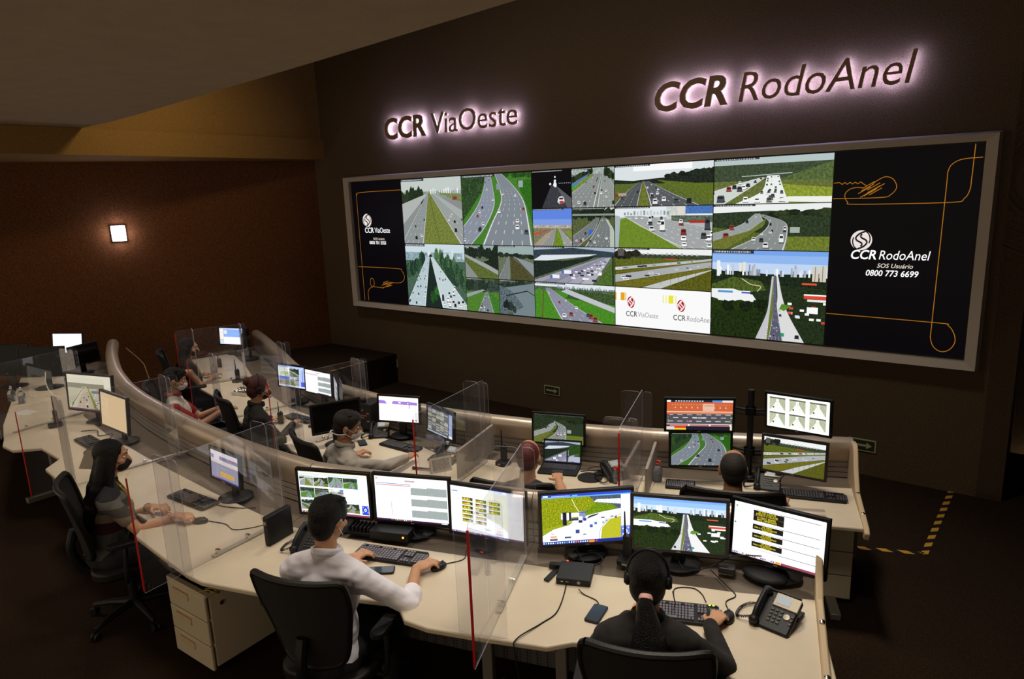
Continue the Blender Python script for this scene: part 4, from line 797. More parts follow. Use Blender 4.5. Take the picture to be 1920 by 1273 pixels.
# ------------------------------------------------------------------ monitors
def monitor(x, y, zb, w, h, yaw, tilt, pic, label, screen=None, bez=None, stand=True, group=None, bw=.019, stand_w=.12):
    """facing -y at yaw 0; zb = height of the lower bezel edge"""
    bez = bez or M_dark; D0 = .545 if group == MBk else .75; r = empty('monitor', (x, y, D0), radians(yaw), label, 'monitor', group)
    ti = radians(tilt); M = Matrix.Rotation(-ti, 3, 'X'); c = Vector((0, 0, zb-D0+h/2*cos(ti)))
    def at(p): return M @ Vector(p)+c
    b = MB(); F = -.012; B_ = .018; W2, H2 = w/2, h/2; iw, ih = W2-bw, H2-bw
    ring = lambda ww, hh, yy: [(-ww, yy, -hh), (ww, yy, -hh), (ww, yy, hh), (-ww, yy, hh)]
    vs = ring(W2, H2, B_)+ring(W2, H2, F)+ring(iw, ih, F)+ring(iw, ih, F+.006)
    fs = [(a*4+i, a*4+(i+1) % 4, a*4+4+(i+1) % 4, a*4+4+i) for a in range(3) for i in range(4)]+[(3, 2, 1, 0)]
    b.add([at(v) for v in vs], fs)
    vs = ring(W2*.82, H2*.8, B_)+ring(W2*.5, H2*.5, .05); b.add([at(v) for v in vs], [(i, 4+i, 4+(i+1) % 4, (i+1) % 4) for i in range(4)]+[(4, 5, 6, 7)])
    b.build('bezel', bez, r, bevel=.003, smooth=25)
    if pic:
        p = Pic(iw*2, ih*2); p.r.seed(int(abs(x)*100+yaw)); pic(p); s = p.build('screen', screen or SCR, r, at((0, F+.005, 0)), (-ti, 0, 0))
    else:
        s = MB(); s.box((0, 0, 0), (iw*2, .002, ih*2)); s.build('screen', mat('dark_glossy_screen', '040405', .2, spec=.2), r, loc=at((0, F+.005, 0)), rot=(-ti, 0, 0))
    b = MB(); b.box(at((0, F-.001, -H2+bw*.5)), (.022, .002, .005), rx=-ti); b.build('badge', M_silver, r)
    if stand:
        b = MB(); zc = zb-D0; b.box((0, .055, (zc+.10)/2+.005), (.075, .022, zc+.10), rx=-.04); b.build('stand_neck', M_blk, r, bevel=.004)
        b = MB(); b.lathe([(.01, .016), (.05, .016), (stand_w*.85, .012), (stand_w, .004), (stand_w, 0)][::-1], (0, .05, .001), 28); b.build('stand_base', M_blk, r)
    return r
def s_white(p):
    p.rect(0, 0, 1, 1, 'ffffff')
def s_quad(p):      # camera matrix with control panel
    p.rect(0, 0, 1, 1, 'ffffff'); p.rect(0, .965, 1, 1, 'ffe9c8'); p.rect(0, .93, .88, .95, 'b8d0ff')
    fns = [f_median, f_curve2, f_curve, f_small, f_bridge, f_city, f_dull, f_forest]; k = 0; R0 = p.R
    for j in range(3):
        for i in range(4):
            x0, y0 = .01+i*.215, .655-j*.29
            if (j, i) in ((1, 3), (2, 1), (2, 2)): continue
            p.pane(x0, y0, x0+.21, y0+.25)
            fns[(i+j*3) % 8](p); k += 1
            p.pane(0, 0, 1, 1)
    for j in range(3): p.rect(0, .63-j*.29, .87, .638-j*.29, '98b8f0')
    p.rect(.86, .2, .865, .93, 'a8c0f0'); p.rect(.9, .06, .995, .28, '2a4ad0'); p.blob(.947, .18, .02, .04, 'ffffff', 0); p.blob(.947, .18, .01, .02, '2a4ad0', 0)
    for dx, dy in ((-.035, .06), (.03, .06), (-.035, -.06), (.03, -.06)): p.rect(.945+dx, .17+dy, .958+dx, .195+dy, 'c8d4ff')
    p.ico_bar(0, .045, 0, .3, 12, '8a3a50')
def s_sheet(p):
    p.rect(0, 0, 1, 1, 'ffffff'); p.rect(0, .95, 1, 1, 'fff2ea'); p.rect(.42, .9, .56, .935, 'c0a8a8'); p.rect(.02, .93, .035, .96, 'c03a4a'); p.rect(.02, .835, .5, .85, '5a80d8'); p.rect(.02, .80, .5, .815, 'd83a3a')
    for k in range(18): p.rect(.03+k*.03, .87, .045+k*.03, .885, p.r.choice(('c8e8a0', 'e8e8b0', 'ffffff', 'd8e8d8')))
    for k in range(14): x = .03+k*.034; p.rect(x, .1, x+.005, .1+p.r.uniform(.2, .32), 'f0ece8')
    p.rect(.22, .1, .226, .45, 'b88a70')
    for j in range(3): p.rect(.5, .62-j*.255, .99, .8-j*.255, '9aa4a2', .12); p.rect(.5, .78-j*.255, .72, .81-j*.255, 'f8f8f6')
    p.ico_bar(0, .035, .2, .5, 12, '3a1440'); p.rect(.9, .01, .98, .025, 'ffffff')
def s_plates(p):
    p.rect(0, 0, 1, 1, 'ffffff'); p.rect(.0, .97, 1, 1, 'f2f6ff'); p.rect(.015, .88, .1, .9, '4a78d0')
    for i in range(3):
        for j in range(6 if i < 2 else 3):
            x, y = .16+i*.19, .72-j*.092-i*.01; p.rect(x, y, x+.15, y+.055, 'e4d820'); p.rect(x, y+.035, x+.15, y+.055, '50503c' if (i+j) % 2 else '8a2a20'); p.rect(x+.12, y, x+.15, y+.055, '303430'); p.rect(x, y-.012, x+.15, y, '7a9a20')
            for q in range(6): p.rect(x+.01+q*.02, y+.012, x+.022+q*.02, y+.04, p.r.choice(('c03a20', '50701c', 'f4e020', '2a2c20')))
    p.ico_bar(0, .035, 0, .42, 20, '6a3a70')
def s_toll(p):
    p.rect(0, 0, 1, 1, '3a56d0'); p.pane(.0, .055, .885, .93); f_toll(p); p.pane(0, 0, 1, 1)
    p.rect(0, .95, 1, 1, '3048c0'); p.rect(0, .93, 1, .952, '68b0f0'); p.rect(.015, .955, .07, .985, 'ffffff'); p.rect(.34, .955, .4, .975, '68c8f0')
    for k in range(14): p.rect(.11+k*.015, .957, .12+k*.015, .972, 'dfe8ff')
    p.rect(.887, .3, .992, .93, 'ffffff'); p.rect(.887, .06, .992, .3, '5a70d8'); p.rect(.887, .27, .992, .3, '88a8f0'); p.blob(.94, .18, .022, .04, 'dfe8ff', 0); p.blob(.94, .18, .01, .018, '5a70d8', 0); p.rect(.887, .08, .992, .1, '80b0f0')
    for dx, dy in ((-.04, .05), (.02, .06), (-.04, -.06), (.02, -.05)): p.rect(.94+dx, .17+dy, .955+dx, .2+dy, 'e8f0ff')
    p.ico_bar(0, .055, 0, .62, 24, '1c2c8c'); p.rect(.52, .002, .58, .05, 'f08a20')
def s_avenue(p): f_avenue(p)
def s_signs(p):
    p.rect(0, 0, 1, 1, 'ffffff'); Y = (.83, .73, .565, .40, .235); A = '1c1a14'
    T = [('SE FOR DIRIGIR', 'ESQUEÇA O CELULAR'), ('A VIDA É SEMPRE', 'MAIS IMPORTANTE')]+[('USE SEMPRE', 'PARA O SEU DO PASSAGEIRO', 'PARABRISAS')]*3
    for y, t in zip(Y, T):
        p.rect(.22, y-.02, .56, y+.08, A); n = len(t); hh = .036 if n == 2 else .027
        for i, s_ in enumerate(t):
            s_ = s_.replace('Ç', 'C').replace('É', 'E'); wd = len(s_)*.0145*(hh/.036)*1.15; p.letters(s_, .39-wd/2, y+.076-(i+1)*(hh+.006), hh, 'f4e030', .58)
    for y in (.925, .66, .495, .33, .165): p.rect(.22, y, .52, y+.012, 'b8bcc8'); p.rect(.52, y-.004, .95, y+.006, '5a5c68')
    p.rect(.02, .9, .04, .94, '8ab060'); p.rect(.025, .83, .035, .85, 'b0c890'); p.blob(.02, .6, .014, .02, '2aa04a', 0)
    p.rect(.0, .0, 1, .045, '9a4a60'); p.ico_bar(.0, .045, 0, .56, 24, 'd8c8d8', ('8a2a40', '4a70c0', 'f0f0f8', '3a4060', 'ffffff')); p.rect(.56, 0, 1, .045, '8c4050'); p.rect(.5, .0, .55, .045, 'f09030')
def s_median(p): p.rect(0, 0, 1, 1, 'efe8d0'); p.pane(0, .04, .84, .92); f_median_w(p); p.pane(0, 0, 1, 1); p.rect(0, 0, 1, .04, '7a5060')
def f_median_w(p):
    p.rect(0, 0, 1, 1, 'c9bfa6'); p.rect(0, .74, 1, 1, 'e8e2cc'); p.rect(0, .66, 1, .82, '94907a', .7); p.poly([(0, 0), (.42, .72), (.46, .72), (.2, 0)], 'd8ccb4'); p.poly([(.08, .12), (.2, .3), (.46, .74), (.48, .74), (.16, .2), (.08, 0)], '6a8a30', .4)
    p.road([(0, .22, .68), (.73, .475, .51)], 4, 'c8b89c', cars=8, edge=None); p.poly([(.7, 0), (.8, 0), (.56, .72), (.54, .72)], '8a9440', .4)
    for k in range(60): x = .68+.32*p.r.random(); y = .05+.5*p.r.random(); p.rect(x, y, x+.03, y+.025, p.r.choice(('e8e4e0', '5a6a80', 'b84a30', 'f4f4f0', '6c5c50', 'ffffff', '2a3040')))
    p.rect(.66, .52, .9, .6, '6a8a8c'); p.rect(.8, .6, 1, .68, 'd09a80')
def s_beige(p): p.rect(0, 0, 1, 1, 'e8c89a')
def s_form(p):
    p.rect(0, 0, 1, 1, 'a8a4bc'); p.rect(0, .84, 1, 1, 'f0e4e8'); p.rect(0, .70, .12, .84, '8c88a0'); p.rect(.12, .66, .32, .9, 'f0dcea'); p.rect(.32, .72, 1, .84, '8884a4'); p.rect(0, .56, 1, .70, 'efe2dc'); p.rect(.76, .78, .84, .82, 'd04a5a')
    for k in range(5): p.rect(.18, .44-k*.08, .28, .455-k*.08, 'c8c4d4')
    for k in range(3): p.rect(.34+k*.17, .14, .5+k*.17, .30, 'f0c050'); p.rect(.38+k*.17, .19, .45+k*.17, .25, 'e8a83a')
    p.rect(.35, .42, .55, .44, 'd8c880'); p.ico_bar(0, .05, 0, .3, 5, '4a4898')
def s_plain(p): p.rect(0, 0, 1, 1, 'ffffff'); p.rect(.9, .9, .94, .93, 'a8c0f0'); p.rect(.0, 0, 1, .04, 'c8ccf0'); p.poly([(.1, .14), (.3, .17), (.6, .13), (.6, .12), (.3, .15), (.1, .12)], 'c8c4c0')
def s_blue(p):
    p.rect(0, 0, 1, 1, 'f4f6f8'); p.rect(0, .95, 1, 1, 'b8ccf0'); p.rect(.17, .45, 1, .93, '88b0f0'); p.rect(0, .1, .17, .92, 'f0ece0'); p.rect(0, .24, .17, .29, 'f0b070'); p.rect(0, 0, .17, .23, 'c0e0f8'); p.rect(.19, .63, .33, .86, 'e4e4e0'); p.rect(.87, .6, 1, .76, 'e4e4e0'); p.rect(.45, .1, .46, .42, 'e0dcd8'); p.rect(0, 0, 1, .05, 'e8ecff')
def s_cams4(p):
    p.rect(0, 0, 1, 1, 'dfe6ff'); p.rect(0, .93, 1, 1, 'a8b8e8')
    for fn, q in ((f_curve2, (.02, .5, .42, .92)), (f_dull, (.43, .5, .78, .92)), (f_blue, (.02, .08, .42, .48)), (f_city, (.43, .08, .78, .48))): p.pane(*q); fn(p); p.pane(0, 0, 1, 1)
    p.rect(.02, .5, .42, .92, 'eaf0e4'); p.poly([(.05, .55), (.4, .6), (.4, .75), (.1, .7)], 'c8dca0'); p.rect(.8, .06, 1, .92, 'b0c4f8'); p.rect(.84, .08, .98, .3, '3a4ad0'); p.rect(.9, .3, .92, .9, '5a70b0')
def s_sheet2(p): s_sheet(p); p.rect(0, .0, .45, .78, 'f4f4f6')
def s_purple(p):
    p.rect(0, 0, 1, 1, 'ffffff'); p.rect(0, .95, 1, 1, 'ffe4d8'); p.poly([(0, .70), (0, .83), (.15, .83), (.2, .72), (.2, .70)], '9a78d0'); p.poly([(.33, .70), (.36, .83), (.97, .82), (.97, .70)], '9a78d0'); p.rect(.36, .70, .97, .712, 'c05a70'); p.rect(0, .695, .33, .705, 'e08090')
    p.rect(.5, .75, .56, .79, 'ffffff'); p.rect(.72, .74, .75, .78, 'ffffff'); p.rect(.72, .83, .78, .85, 'e03a50'); p.rect(.76, .55, .79, .70, 'b8a0e0'); p.rect(.9, .06, .96, .1, 'e03a50')
def s_mosaic(p):
    p.rect(0, 0, 1, 1, '3c4664'); p.rect(0, .93, 1, 1, '20263c'); fns = [f_median, f_curve2, f_city, f_dull, f_small, f_bridge]; k = 0
    for j in range(5):
        for i in range(5):
            x0, y0 = .02+i*.165, .76-j*.17; p.rect(x0, y0, x0+.15, y0+.15, p.r.choice(('8a8c80', 'a8a494', '6c7068', 'b8b4a8')), .9); p.rect(x0, y0+.05, x0+.15, y0+.08, p.r.choice(('c8c4b8', '50504a', 'd0c890')), .6); k += 1
    p.rect(.86, .1, .99, .93, 'a8b4d4'); p.rect(.86, .02, .99, .12, 'ffffff'); p.rect(0, 0, .8, .05, 'c8d0e8')
def s_curvew(p): f_curve2(p); p.rect(0, .84, 1, 1, '24301c', .8); p.poly([(0, .4), (0, 1), (.4, .9), (.42, .75)], '2a3624', .8)
def s_trucks(p): f_trucks(p); p.rect(.62, 0, .66, .6, '14161a'); p.poly([(.68, .3), (1, .5), (1, .9), (.68, .8)], '2c4a1c', .8); p.poly([(.68, .1), (1, .0), (1, .3), (.7, .3)], 'c0c4d8'); p.rect(0, 0, 1, .04, '303450')
def s_tunnelmap(p):
    p.rect(0, 0, 1, 1, 'd8683c'); p.rect(0, .93, 1, 1, '20263a'); p.rect(0, .93, .06, 1, 'ffffff'); p.rect(.69, .93, .84, 1, '5a9ae0'); p.rect(.84, .93, 1, 1, 'f4ecec')
    for k in range(11): p.rect(.13+k*.04, .95, .155+k*.04, .985, 'e8f0f4')
    for k in range(22): p.rect(.08+k*.041, .84, .095+k*.041, .86, 'f0a888')
    for k in range(10): p.rect(.12+k*.085, .73, .14+k*.085, .76, 'f8dcd0'); p.rect(.12+k*.085, .79, .13+k*.085, .81, 'f0b89c')
    p.rect(.55, .64, .72, .88, 'f0c4a8'); p.rect(.57, .8, .71, .83, 'd8907a'); p.rect(0, .60, 1, .625, 'f4e0d0'); p.rect(0, .54, 1, .60, 'e0845a'); p.rect(0, .2, 1, .54, '54545a')
    for j, o in ((.5, .02), (.4, .1), (.28, .02)):
        for k in range(7): p.rect(o+k*.145, j, o+k*.145+.08, j+.02, 'e4e4e6')
    p.letters('TUNEL RODOANEL', .40, .38, .05, 'ffffff', .5); p.rect(.02, .49, .045, .53, 'f03020'); p.rect(.32, .27, .345, .31, 'f03020')
    for y in (.25, .33, .42): p.rect(.97, y, .98, y+.03, '60c840'); p.rect(.02, y, .03, y+.02, 'c8c830')
    p.rect(0, .18, 1, .2, 'ffffff'); p.rect(0, .12, 1, .18, '6a2038'); p.rect(.05, .13, 1, .16, 'e89080'); p.rect(0, 0, 1, .12, '1c1e30'); p.rect(0, 0, .12, .11, 'e8e0d0'); p.rect(.12, .055, .3, .12, 'f04030'); p.rect(.12, 0, .3, .055, 'f4e030'); p.rect(.97, 0, 1, .14, 'f0e8c8')
    for k in (.33, .65, .96): p.rect(k, .13, k+.025, .18, 'ffffff')
def s_green(p): f_curve(p)
def s_six(p):
    p.rect(0, 0, 1, 1, 'fffff4')
    for j in range(2):
        for i in range(3): p.pane(.04+i*.325, .53-j*.46, .30+i*.325, .93-j*.46); f_tunnel(p, i+j); p.pane(0, 0, 1, 1)
def s_shore(p): f_shore(p); p.rect(0, .965, 1, 1, 'f4f6f4')
MF, MBk = 'monitors of the front row', 'monitors of the back row'
monitor(-3.45, 2.46, .82, .523, .321, 23, 0, s_quad, 'monitor with a matrix of motorway camera pictures, left of three before the man in white', group=MF)
monitor(-2.96, 2.67, .82, .519, .327, 23, 1, s_sheet, 'monitor with a spreadsheet and three grey panels, behind the man in white', group=MF)
monitor(-2.48, 2.82, .80, .510, .331, 15, 2, s_plates, 'monitor with rows of small yellow and green plates on white', group=MF)
monitor(-1.94, 3.06, .82, .548, .337, 42, 2, s_toll, 'monitor showing a yellow-green hillside beside a white motorway', bez=M_bez2, group=MF)
monitor(-1.46, 3.24, .84, .526, .326, 23, 4, s_avenue, 'monitor showing a city avenue under blue sky, above the woman in a headset', bez=M_bez2, group=MF)
monitor(-.99, 3.43, .82, .505, .330, 0, 5, s_signs, 'monitor with yellow-on-black message signs, rightmost of the front row', group=MF)
monitor(-7.30, 2.50, .86, .64, .385, 17, 4, s_median, 'large pale monitor with a straight motorway picture, left in the photo', screen=mat_screen('pale_monitor', .8), bez=M_bez2, group=MF)
monitor(-6.44, 2.37, .87, .56, .34, 0, 5, s_beige, 'turned monitor with a plain beige screen', screen=mat_screen('beige_monitor', .85), bez=M_bez2, group=MF)
monitor(-4.45, 2.29, .87, .411, .244, -1, 4, s_form, 'small monitor with a lilac form and yellow buttons', screen=mat_screen('lilac_monitor', .8), group=MF)
monitor(-10.6, 3.46, .87, .49, .30, 29, 9, s_plain, 'far monitor with a blank white screen beside the rail end', group=MF)
monitor(-9.7, 3.33, .86, .44, .27, 112, 4, None, 'dark turned monitor just left of the rail end', group=MF)
monitor(-9.25, 2.72, .90, .56, .36, 38, 5, None, 'switched-off black monitor behind the two sanitizer bottles', group=MF, stand_w=.15)
monitor(-9.72, 2.50, .92, .56, .36, 40, 5, None, 'switched-off black monitor at the left photo edge', group=MF, stand_w=.15)
monitor(-9.823, 5.423, 0.688, 0.473, 0.286, 19, 3, s_blue, 'monitor with a blue and white window, farthest in the back row', group=MBk)
monitor(-9.35, 5.368, 0.688, 0.44, 0.275, -42, 3, s_blue, 'monitor seen almost edge-on beside the farthest blue and white one', screen=SCRD, group=MBk)
monitor(-6.732, 4.389, 0.71, 0.473, 0.281, 8, 3, s_cams4, 'monitor with four road pictures, left of the pair before the bun-haired woman', group=MBk)
monitor(-6.226, 4.378, 0.71, 0.49, 0.288, 0, 2, s_sheet2, 'monitor with a pale spreadsheet, right of the pair before the bun-haired woman', group=MBk)
monitor(-5.797, 4.29, 0.71, 0.44, 0.275, -32, 2, s_sheet, 'dim monitor turned away, right of the pale spreadsheet', screen=SCRD, group=MBk)
monitor(-5.126, 3.762, 0.688, 0.474, 0.29, 66, 4, None, 'black switched-off monitor behind the head of the masked man in grey', group=MBk)
monitor(-4.796, 4.246, 0.688, 0.462, 0.275, 19, 5, s_purple, 'monitor with a white page and purple banner', group=MBk)
monitor(-4.18, 4.18, 0.688, 0.446, 0.275, -13, 4, s_mosaic, 'monitor with a dense mosaic of camera thumbnails', screen=mat_screen('mosaic_monitor', 1.0), group=MBk)
monitor(-3.168, 4.576, 0.688, 0.473, 0.283, 19, 3, s_curvew, 'monitor with a curving motorway behind the laptop', screen=mat_screen('curve_monitor', .9), group=MBk)
# four monitors on one pole
pole = empty('monitor_pole', (-1.716, 5.093, 0.545), radians(16), 'black double clamp pole carrying four monitors', 'monitor mount')
b = MB(); b.tube([(0, 0, 0), (0, 0, .72)], .024, 16); b.lathe([(.05, 0), (.05, .02), (.03, .03)], (0, 0, .0), 20); b.build('pole', M_blk, pole)
for z in (.22, .55):
    for s_ in (-1, 1):
        b = MB(); b.rbox((0, 0, z), (.08, .07, .06), .02); b.tube([(0, -.02, z+.01), (s_*.14, .03, z+.01)], .011, 8); b.tube([(0, -.02, z-.025), (s_*.14, .03, z-.025)], .011, 8); b.box((s_*.15, .03, z), (.02, .05, .10)); b.build('arm', M_blk, pole, bevel=.002)
I = dict(stand=False, group=MBk)
monitor(-1.98, 4.73, 0.98, 0.52, 0.283, 29, -7, s_tunnelmap, 'upper left pole monitor with an orange and grey tunnel diagram', screen=mat_screen('orange_monitor', .95), **I)
monitor(-2.002, 4.818, 0.666, 0.484, 0.295, 31, 3, s_green, 'lower left pole monitor with a green curving motorway', screen=mat_screen('green_monitor', .8), **I)
monitor(-1.353, 5.038, 1.002, 0.476, 0.293, 0, -5, s_six, 'upper right pole monitor with six bright tunnel pictures', **I)
monitor(-1.375, 5.071, 0.649, 0.473, 0.296, 4, 4, s_shore, 'lower right pole monitor with three bands of motorway', screen=mat_screen('shore_monitor', 1.0), bez=M_bez2, **I)
# laptop
lp = empty('laptop', (-3.047, 4.4, 0.547), radians(22), 'open dark laptop showing a busy motorway, before the red-haired man', 'laptop')
b = MB(); b.rbox((0, -.0, .008), (.33, .22, .016), .01); lb = b.build('base', M_blk, lp, bevel=.003)
b = MB()
for j in range(5):
    for i in range(14): b.box((-.14+i*.0205, .075-j*.021, .0175), (.017, .017, .003))
b.build('keys', M_key, lb)
b = MB(); b.box((0, -.07, .0168), (.09, .05, .001)); b.build('touchpad', M_bez2, lp)
b = MB(); b.box((0, .135, .11), (.33, .008, .205), rx=-.22); b.build('lid', M_blk, lp, bevel=.003)
p = Pic(.305, .175); s_trucks(p); p.build('screen', mat_screen('laptop_monitor', .9), lp, (0, .129, .11), (-.22, 0, 0))

# ------------------------------------------------------------------ keyboards, mice, phones and the rest
def keyboard(w=.44, d=.145, keym=None, full=True):
    r = empty('keyboard'); b = MB(); b.rbox((0, 0, .009), (w, d, .016), .012); b.box((0, d*.43, .018), (w*.96, d*.1, .006)); b.build('case', M_blk, r, bevel=.003)
    b = MB(); mw = w*(.64 if full else .93); x0 = -w/2+w*.03; px = mw/15
    for j in range(6):
        y = d/2-d*.17-j*(d*.135)-(0 if j == 0 else d*.02)
        i = 0
        while i < 15:
            n = 1
            if j == 5 and i == 4: n = 6
            if j in (2, 3, 4) and i in (0, 13): n = 2 if i == 13 else 1
            if not (j == 0 and i in (1, 6, 11)): b.box((x0+(i+n/2)*px, y, .021), (px*n-.004, d*.112, .009))
            i += n
    if full:
        for j in range(6):
            for i in range(3):
                if j in (3,) or (j == 4 and i != 1): continue
                b.box((x0+mw+.014+(i+.5)*px, d/2-d*.17-j*(d*.135)-(0 if j == 0 else d*.02), .021), (px-.004, d*.112, .009))
            if j:
                for i in range(4): b.box((x0+mw+.026+(i+3.5)*px, d/2-d*.17-j*(d*.135)-d*.02, .021), (px-.004, d*.112, .009))
    b.build('keys', keym or M_keyl, r, bevel=.0015, bseg=1); return r
kb = keyboard(); GK = 'black keyboards on the desks'
def place(r, name, loc, rz, label, cat, group=None):
    r.name = name; r.location = loc; r.rotation_euler = (0, 0, rz); tag(r, label, cat, group); return r
place(kb, 'keyboard', (-2.88, 2.40, .751), radians(20), 'black keyboard under the hands of the man in white', 'keyboard', GK)
kb2 = keyboard(keym=M_key); place(kb2, 'keyboard', (-4.65, 2.125, .751), radians(4), 'black keyboard before the woman in a black mask', 'keyboard', GK)
for x, y, a, l in ((-6.64, 2.21, -3, 'black keyboard below the turned beige monitor'), (-6.127, 4.037, 2, 'black keyboard before the bun-haired woman'), (-4.587, 4.048, 2, 'black keyboard with violet sheen before the man in grey'), (-1.21, 5, 19, 'black keyboard at the right end of the back row')):
    copy_to(kb2, (x, y, .546 if y > 3.5 else .751), radians(a), l)
kb3 = keyboard(.22, .15, full=False); place(kb3, 'keyboard', (-2.09, 4.653, 0.546), radians(22), 'small keyboard under the left hand of the balding man', 'keyboard', GK)
# keypad corner of the keyboard before the headset woman
kb4 = keyboard(.36, .16); place(kb4, 'keyboard', (-1.26, 2.84, .751), radians(24), 'keyboard with two green lights before the headset woman', 'keyboard', GK)
for i in range(2): b = MB(); b.box((.135+i*.018, .066, .024), (.008, .006, .002)); b.build('status_light', M_ledg, kb4)
text('Microsoft', .008, M_silver, kb4, (.11, .072, .0225), (0, 0, 0), name='maker_mark')
def mouse():
    r = empty('mouse'); b = MB(); b.ell((0, 0, .012), (.030, .053, .024)); o = remesh(b, 'shell', M_blk, r, .003, 3); b = MB(); b.lathe([(.007, -.003), (.007, .003)], (0, .028, .033), 10, M=Matrix.Rotation(pi/2, 3, 'Y')); b.build('wheel', M_bez2, r); return r
mo = mouse(); place(mo, 'mouse', (-2.55, 2.465, .751), radians(-10), 'mouse in the right hand of the man in white', 'mouse', 'computer mice')
for x, y, a, l in ((-6.39, 2.10, 30, 'black mouse beside the turned beige monitor'), (-4.27, 1.98, -50, 'mouse in the right hand of the woman in a black mask'), (-1.06, 2.93, 10, 'mouse in the right hand of the headset woman'), (-4.114, 4.026, -30, 'mouse in the hand of the man in grey'), (-5.797, 3.96, -20, 'mouse in the hand of the bun-haired woman'), (-7.788, 4.323, 30, 'black mouse near the foil box')):
    copy_to(mo, (x, y, .546 if y > 3.5 else .751), radians(a), l)
def cable(label, pts, r=.0028, m=None, name='cable', n=8): b = MB(); b.tube(curve_pts(pts, n), r, 6); return tag(b.build(name, m or M_blk), label, 'cable')
z = .754; zb = .549
cable('mouse cord of the man in white', [(-2.55, 2.52, z), (-2.50, 2.62, z), (-2.56, 2.72, z), (-2.52, 2.82, z)]); cable('mouse cord running from the hand of the masked woman', [(-4.24, 2.02, z), (-4.1, 2.06, z), (-3.98, 2.05, z), (-3.9, 2.14, z), (-3.86, 2.25, z)])
cable('keyboard cord behind the keyboard of the masked woman', [(-4.45, 2.18, z), (-4.35, 2.2, z), (-4.22, 2.26, z), (-4.2, 2.34, .73)]); cable('mouse cord of the headset woman looping on the desk', [(-1.07, 2.98, z), (-1.12, 3.06, z), (-1.10, 3.14, z), (-1.17, 3.2, z), (-1.30, 3.3, z)])
cable('headset cord curling on the desk right of the headset woman', [(-1.28, 2.78, .9), (-1.32, 2.90, .76), (-1.38, 3.02, z), (-1.31, 3.08, z), (-1.25, 3.06, z), (-1.2, 3.0, z)])
cable('long black cable hanging over the near desk edge to the floor', [(-1.93, 2.84, z), (-1.84, 2.68, z), (-1.77, 2.50, z), (-1.78, 2.38, z), (-1.80, 2.21, .76), (-1.79, 2.185, .70), (-1.76, 2.20, .4), (-1.72, 2.18, .05), (-1.66, 2.1, .01)], .0035)
cable('white and black charging cord beside the mini computer', [(-1.78, 2.72, .765), (-1.74, 2.71, z), (-1.66, 2.70, z), (-1.62, 2.66, z), (-1.60, 2.62, z)])
cable('white cable curling below the switched-off monitors', [(-8.86, 2.62, 1.03), (-8.84, 2.60, .9), (-8.80, 2.62, .79), (-8.62, 2.64, z)], .006, M_white)

cable('orange power cord trailing down behind the rail end', [(-10.175, 4.026, 0.886), (-9.9, 4.092, 0.71), (-9.735, 4.07, .6), (-9.46, 4.026, .2)], .006, mat('tan_cord', 'a08050', .5))
for l, P in (('tangled black cables behind the mini computer', [(-1.98, 2.95, z), (-1.9, 3.06, .78), (-1.8, 3.0, .79), (-1.86, 2.93, .77), (-1.98, 3.02, .79), (-2.02, 3.1, .76)]), ('black cables behind the spreadsheet monitor', [(-3.1, 2.6, .76), (-3.0, 2.68, .80), (-2.88, 2.62, .78), (-2.78, 2.72, .76), (-2.6, 2.76, .76)]),
            ('black cable under the avenue monitor', [(-1.52, 3.3, .86), (-1.42, 3.22, .76), (-1.3, 3.28, .78), (-1.2, 3.36, .84), (-1.05, 3.42, .86)]), ('black cables beside the laptop', [(-2.882, 4.466, zb), (-2.75, 4.532, 0.567), (-2.662, 4.62, zb), (-2.805, 4.598, 0.562), (-2.86, 4.532, zb)]),
            ('black cables between radio stand and mouse', [(-8.25, 4.565, zb), (-8.03, 4.51, zb), (-7.865, 4.422, zb), (-7.942, 4.565, zb), (-7.755, 4.51, zb), (-7.645, 4.455, zb)]), ('black cable under the lower right pole monitor', [(-1.43, 5.06, 0.655), (-1.474, 4.972, 0.556), (-1.386, 4.95, zb), (-1.298, 5.016, 0.567), (-1.21, 5.082, zb)]),
            ('black cables under the mosaic monitor', [(-4.378, 4.158, zb), (-4.18, 4.114, zb), (-4.07, 4.026, zb)]), ('black cables beside the turned beige monitor', [(-7.1, 2.3, z), (-6.95, 2.38, .765), (-6.8, 2.34, z), (-6.7, 2.42, .765), (-6.55, 2.3, z)])):
    cable(l, P, .004)
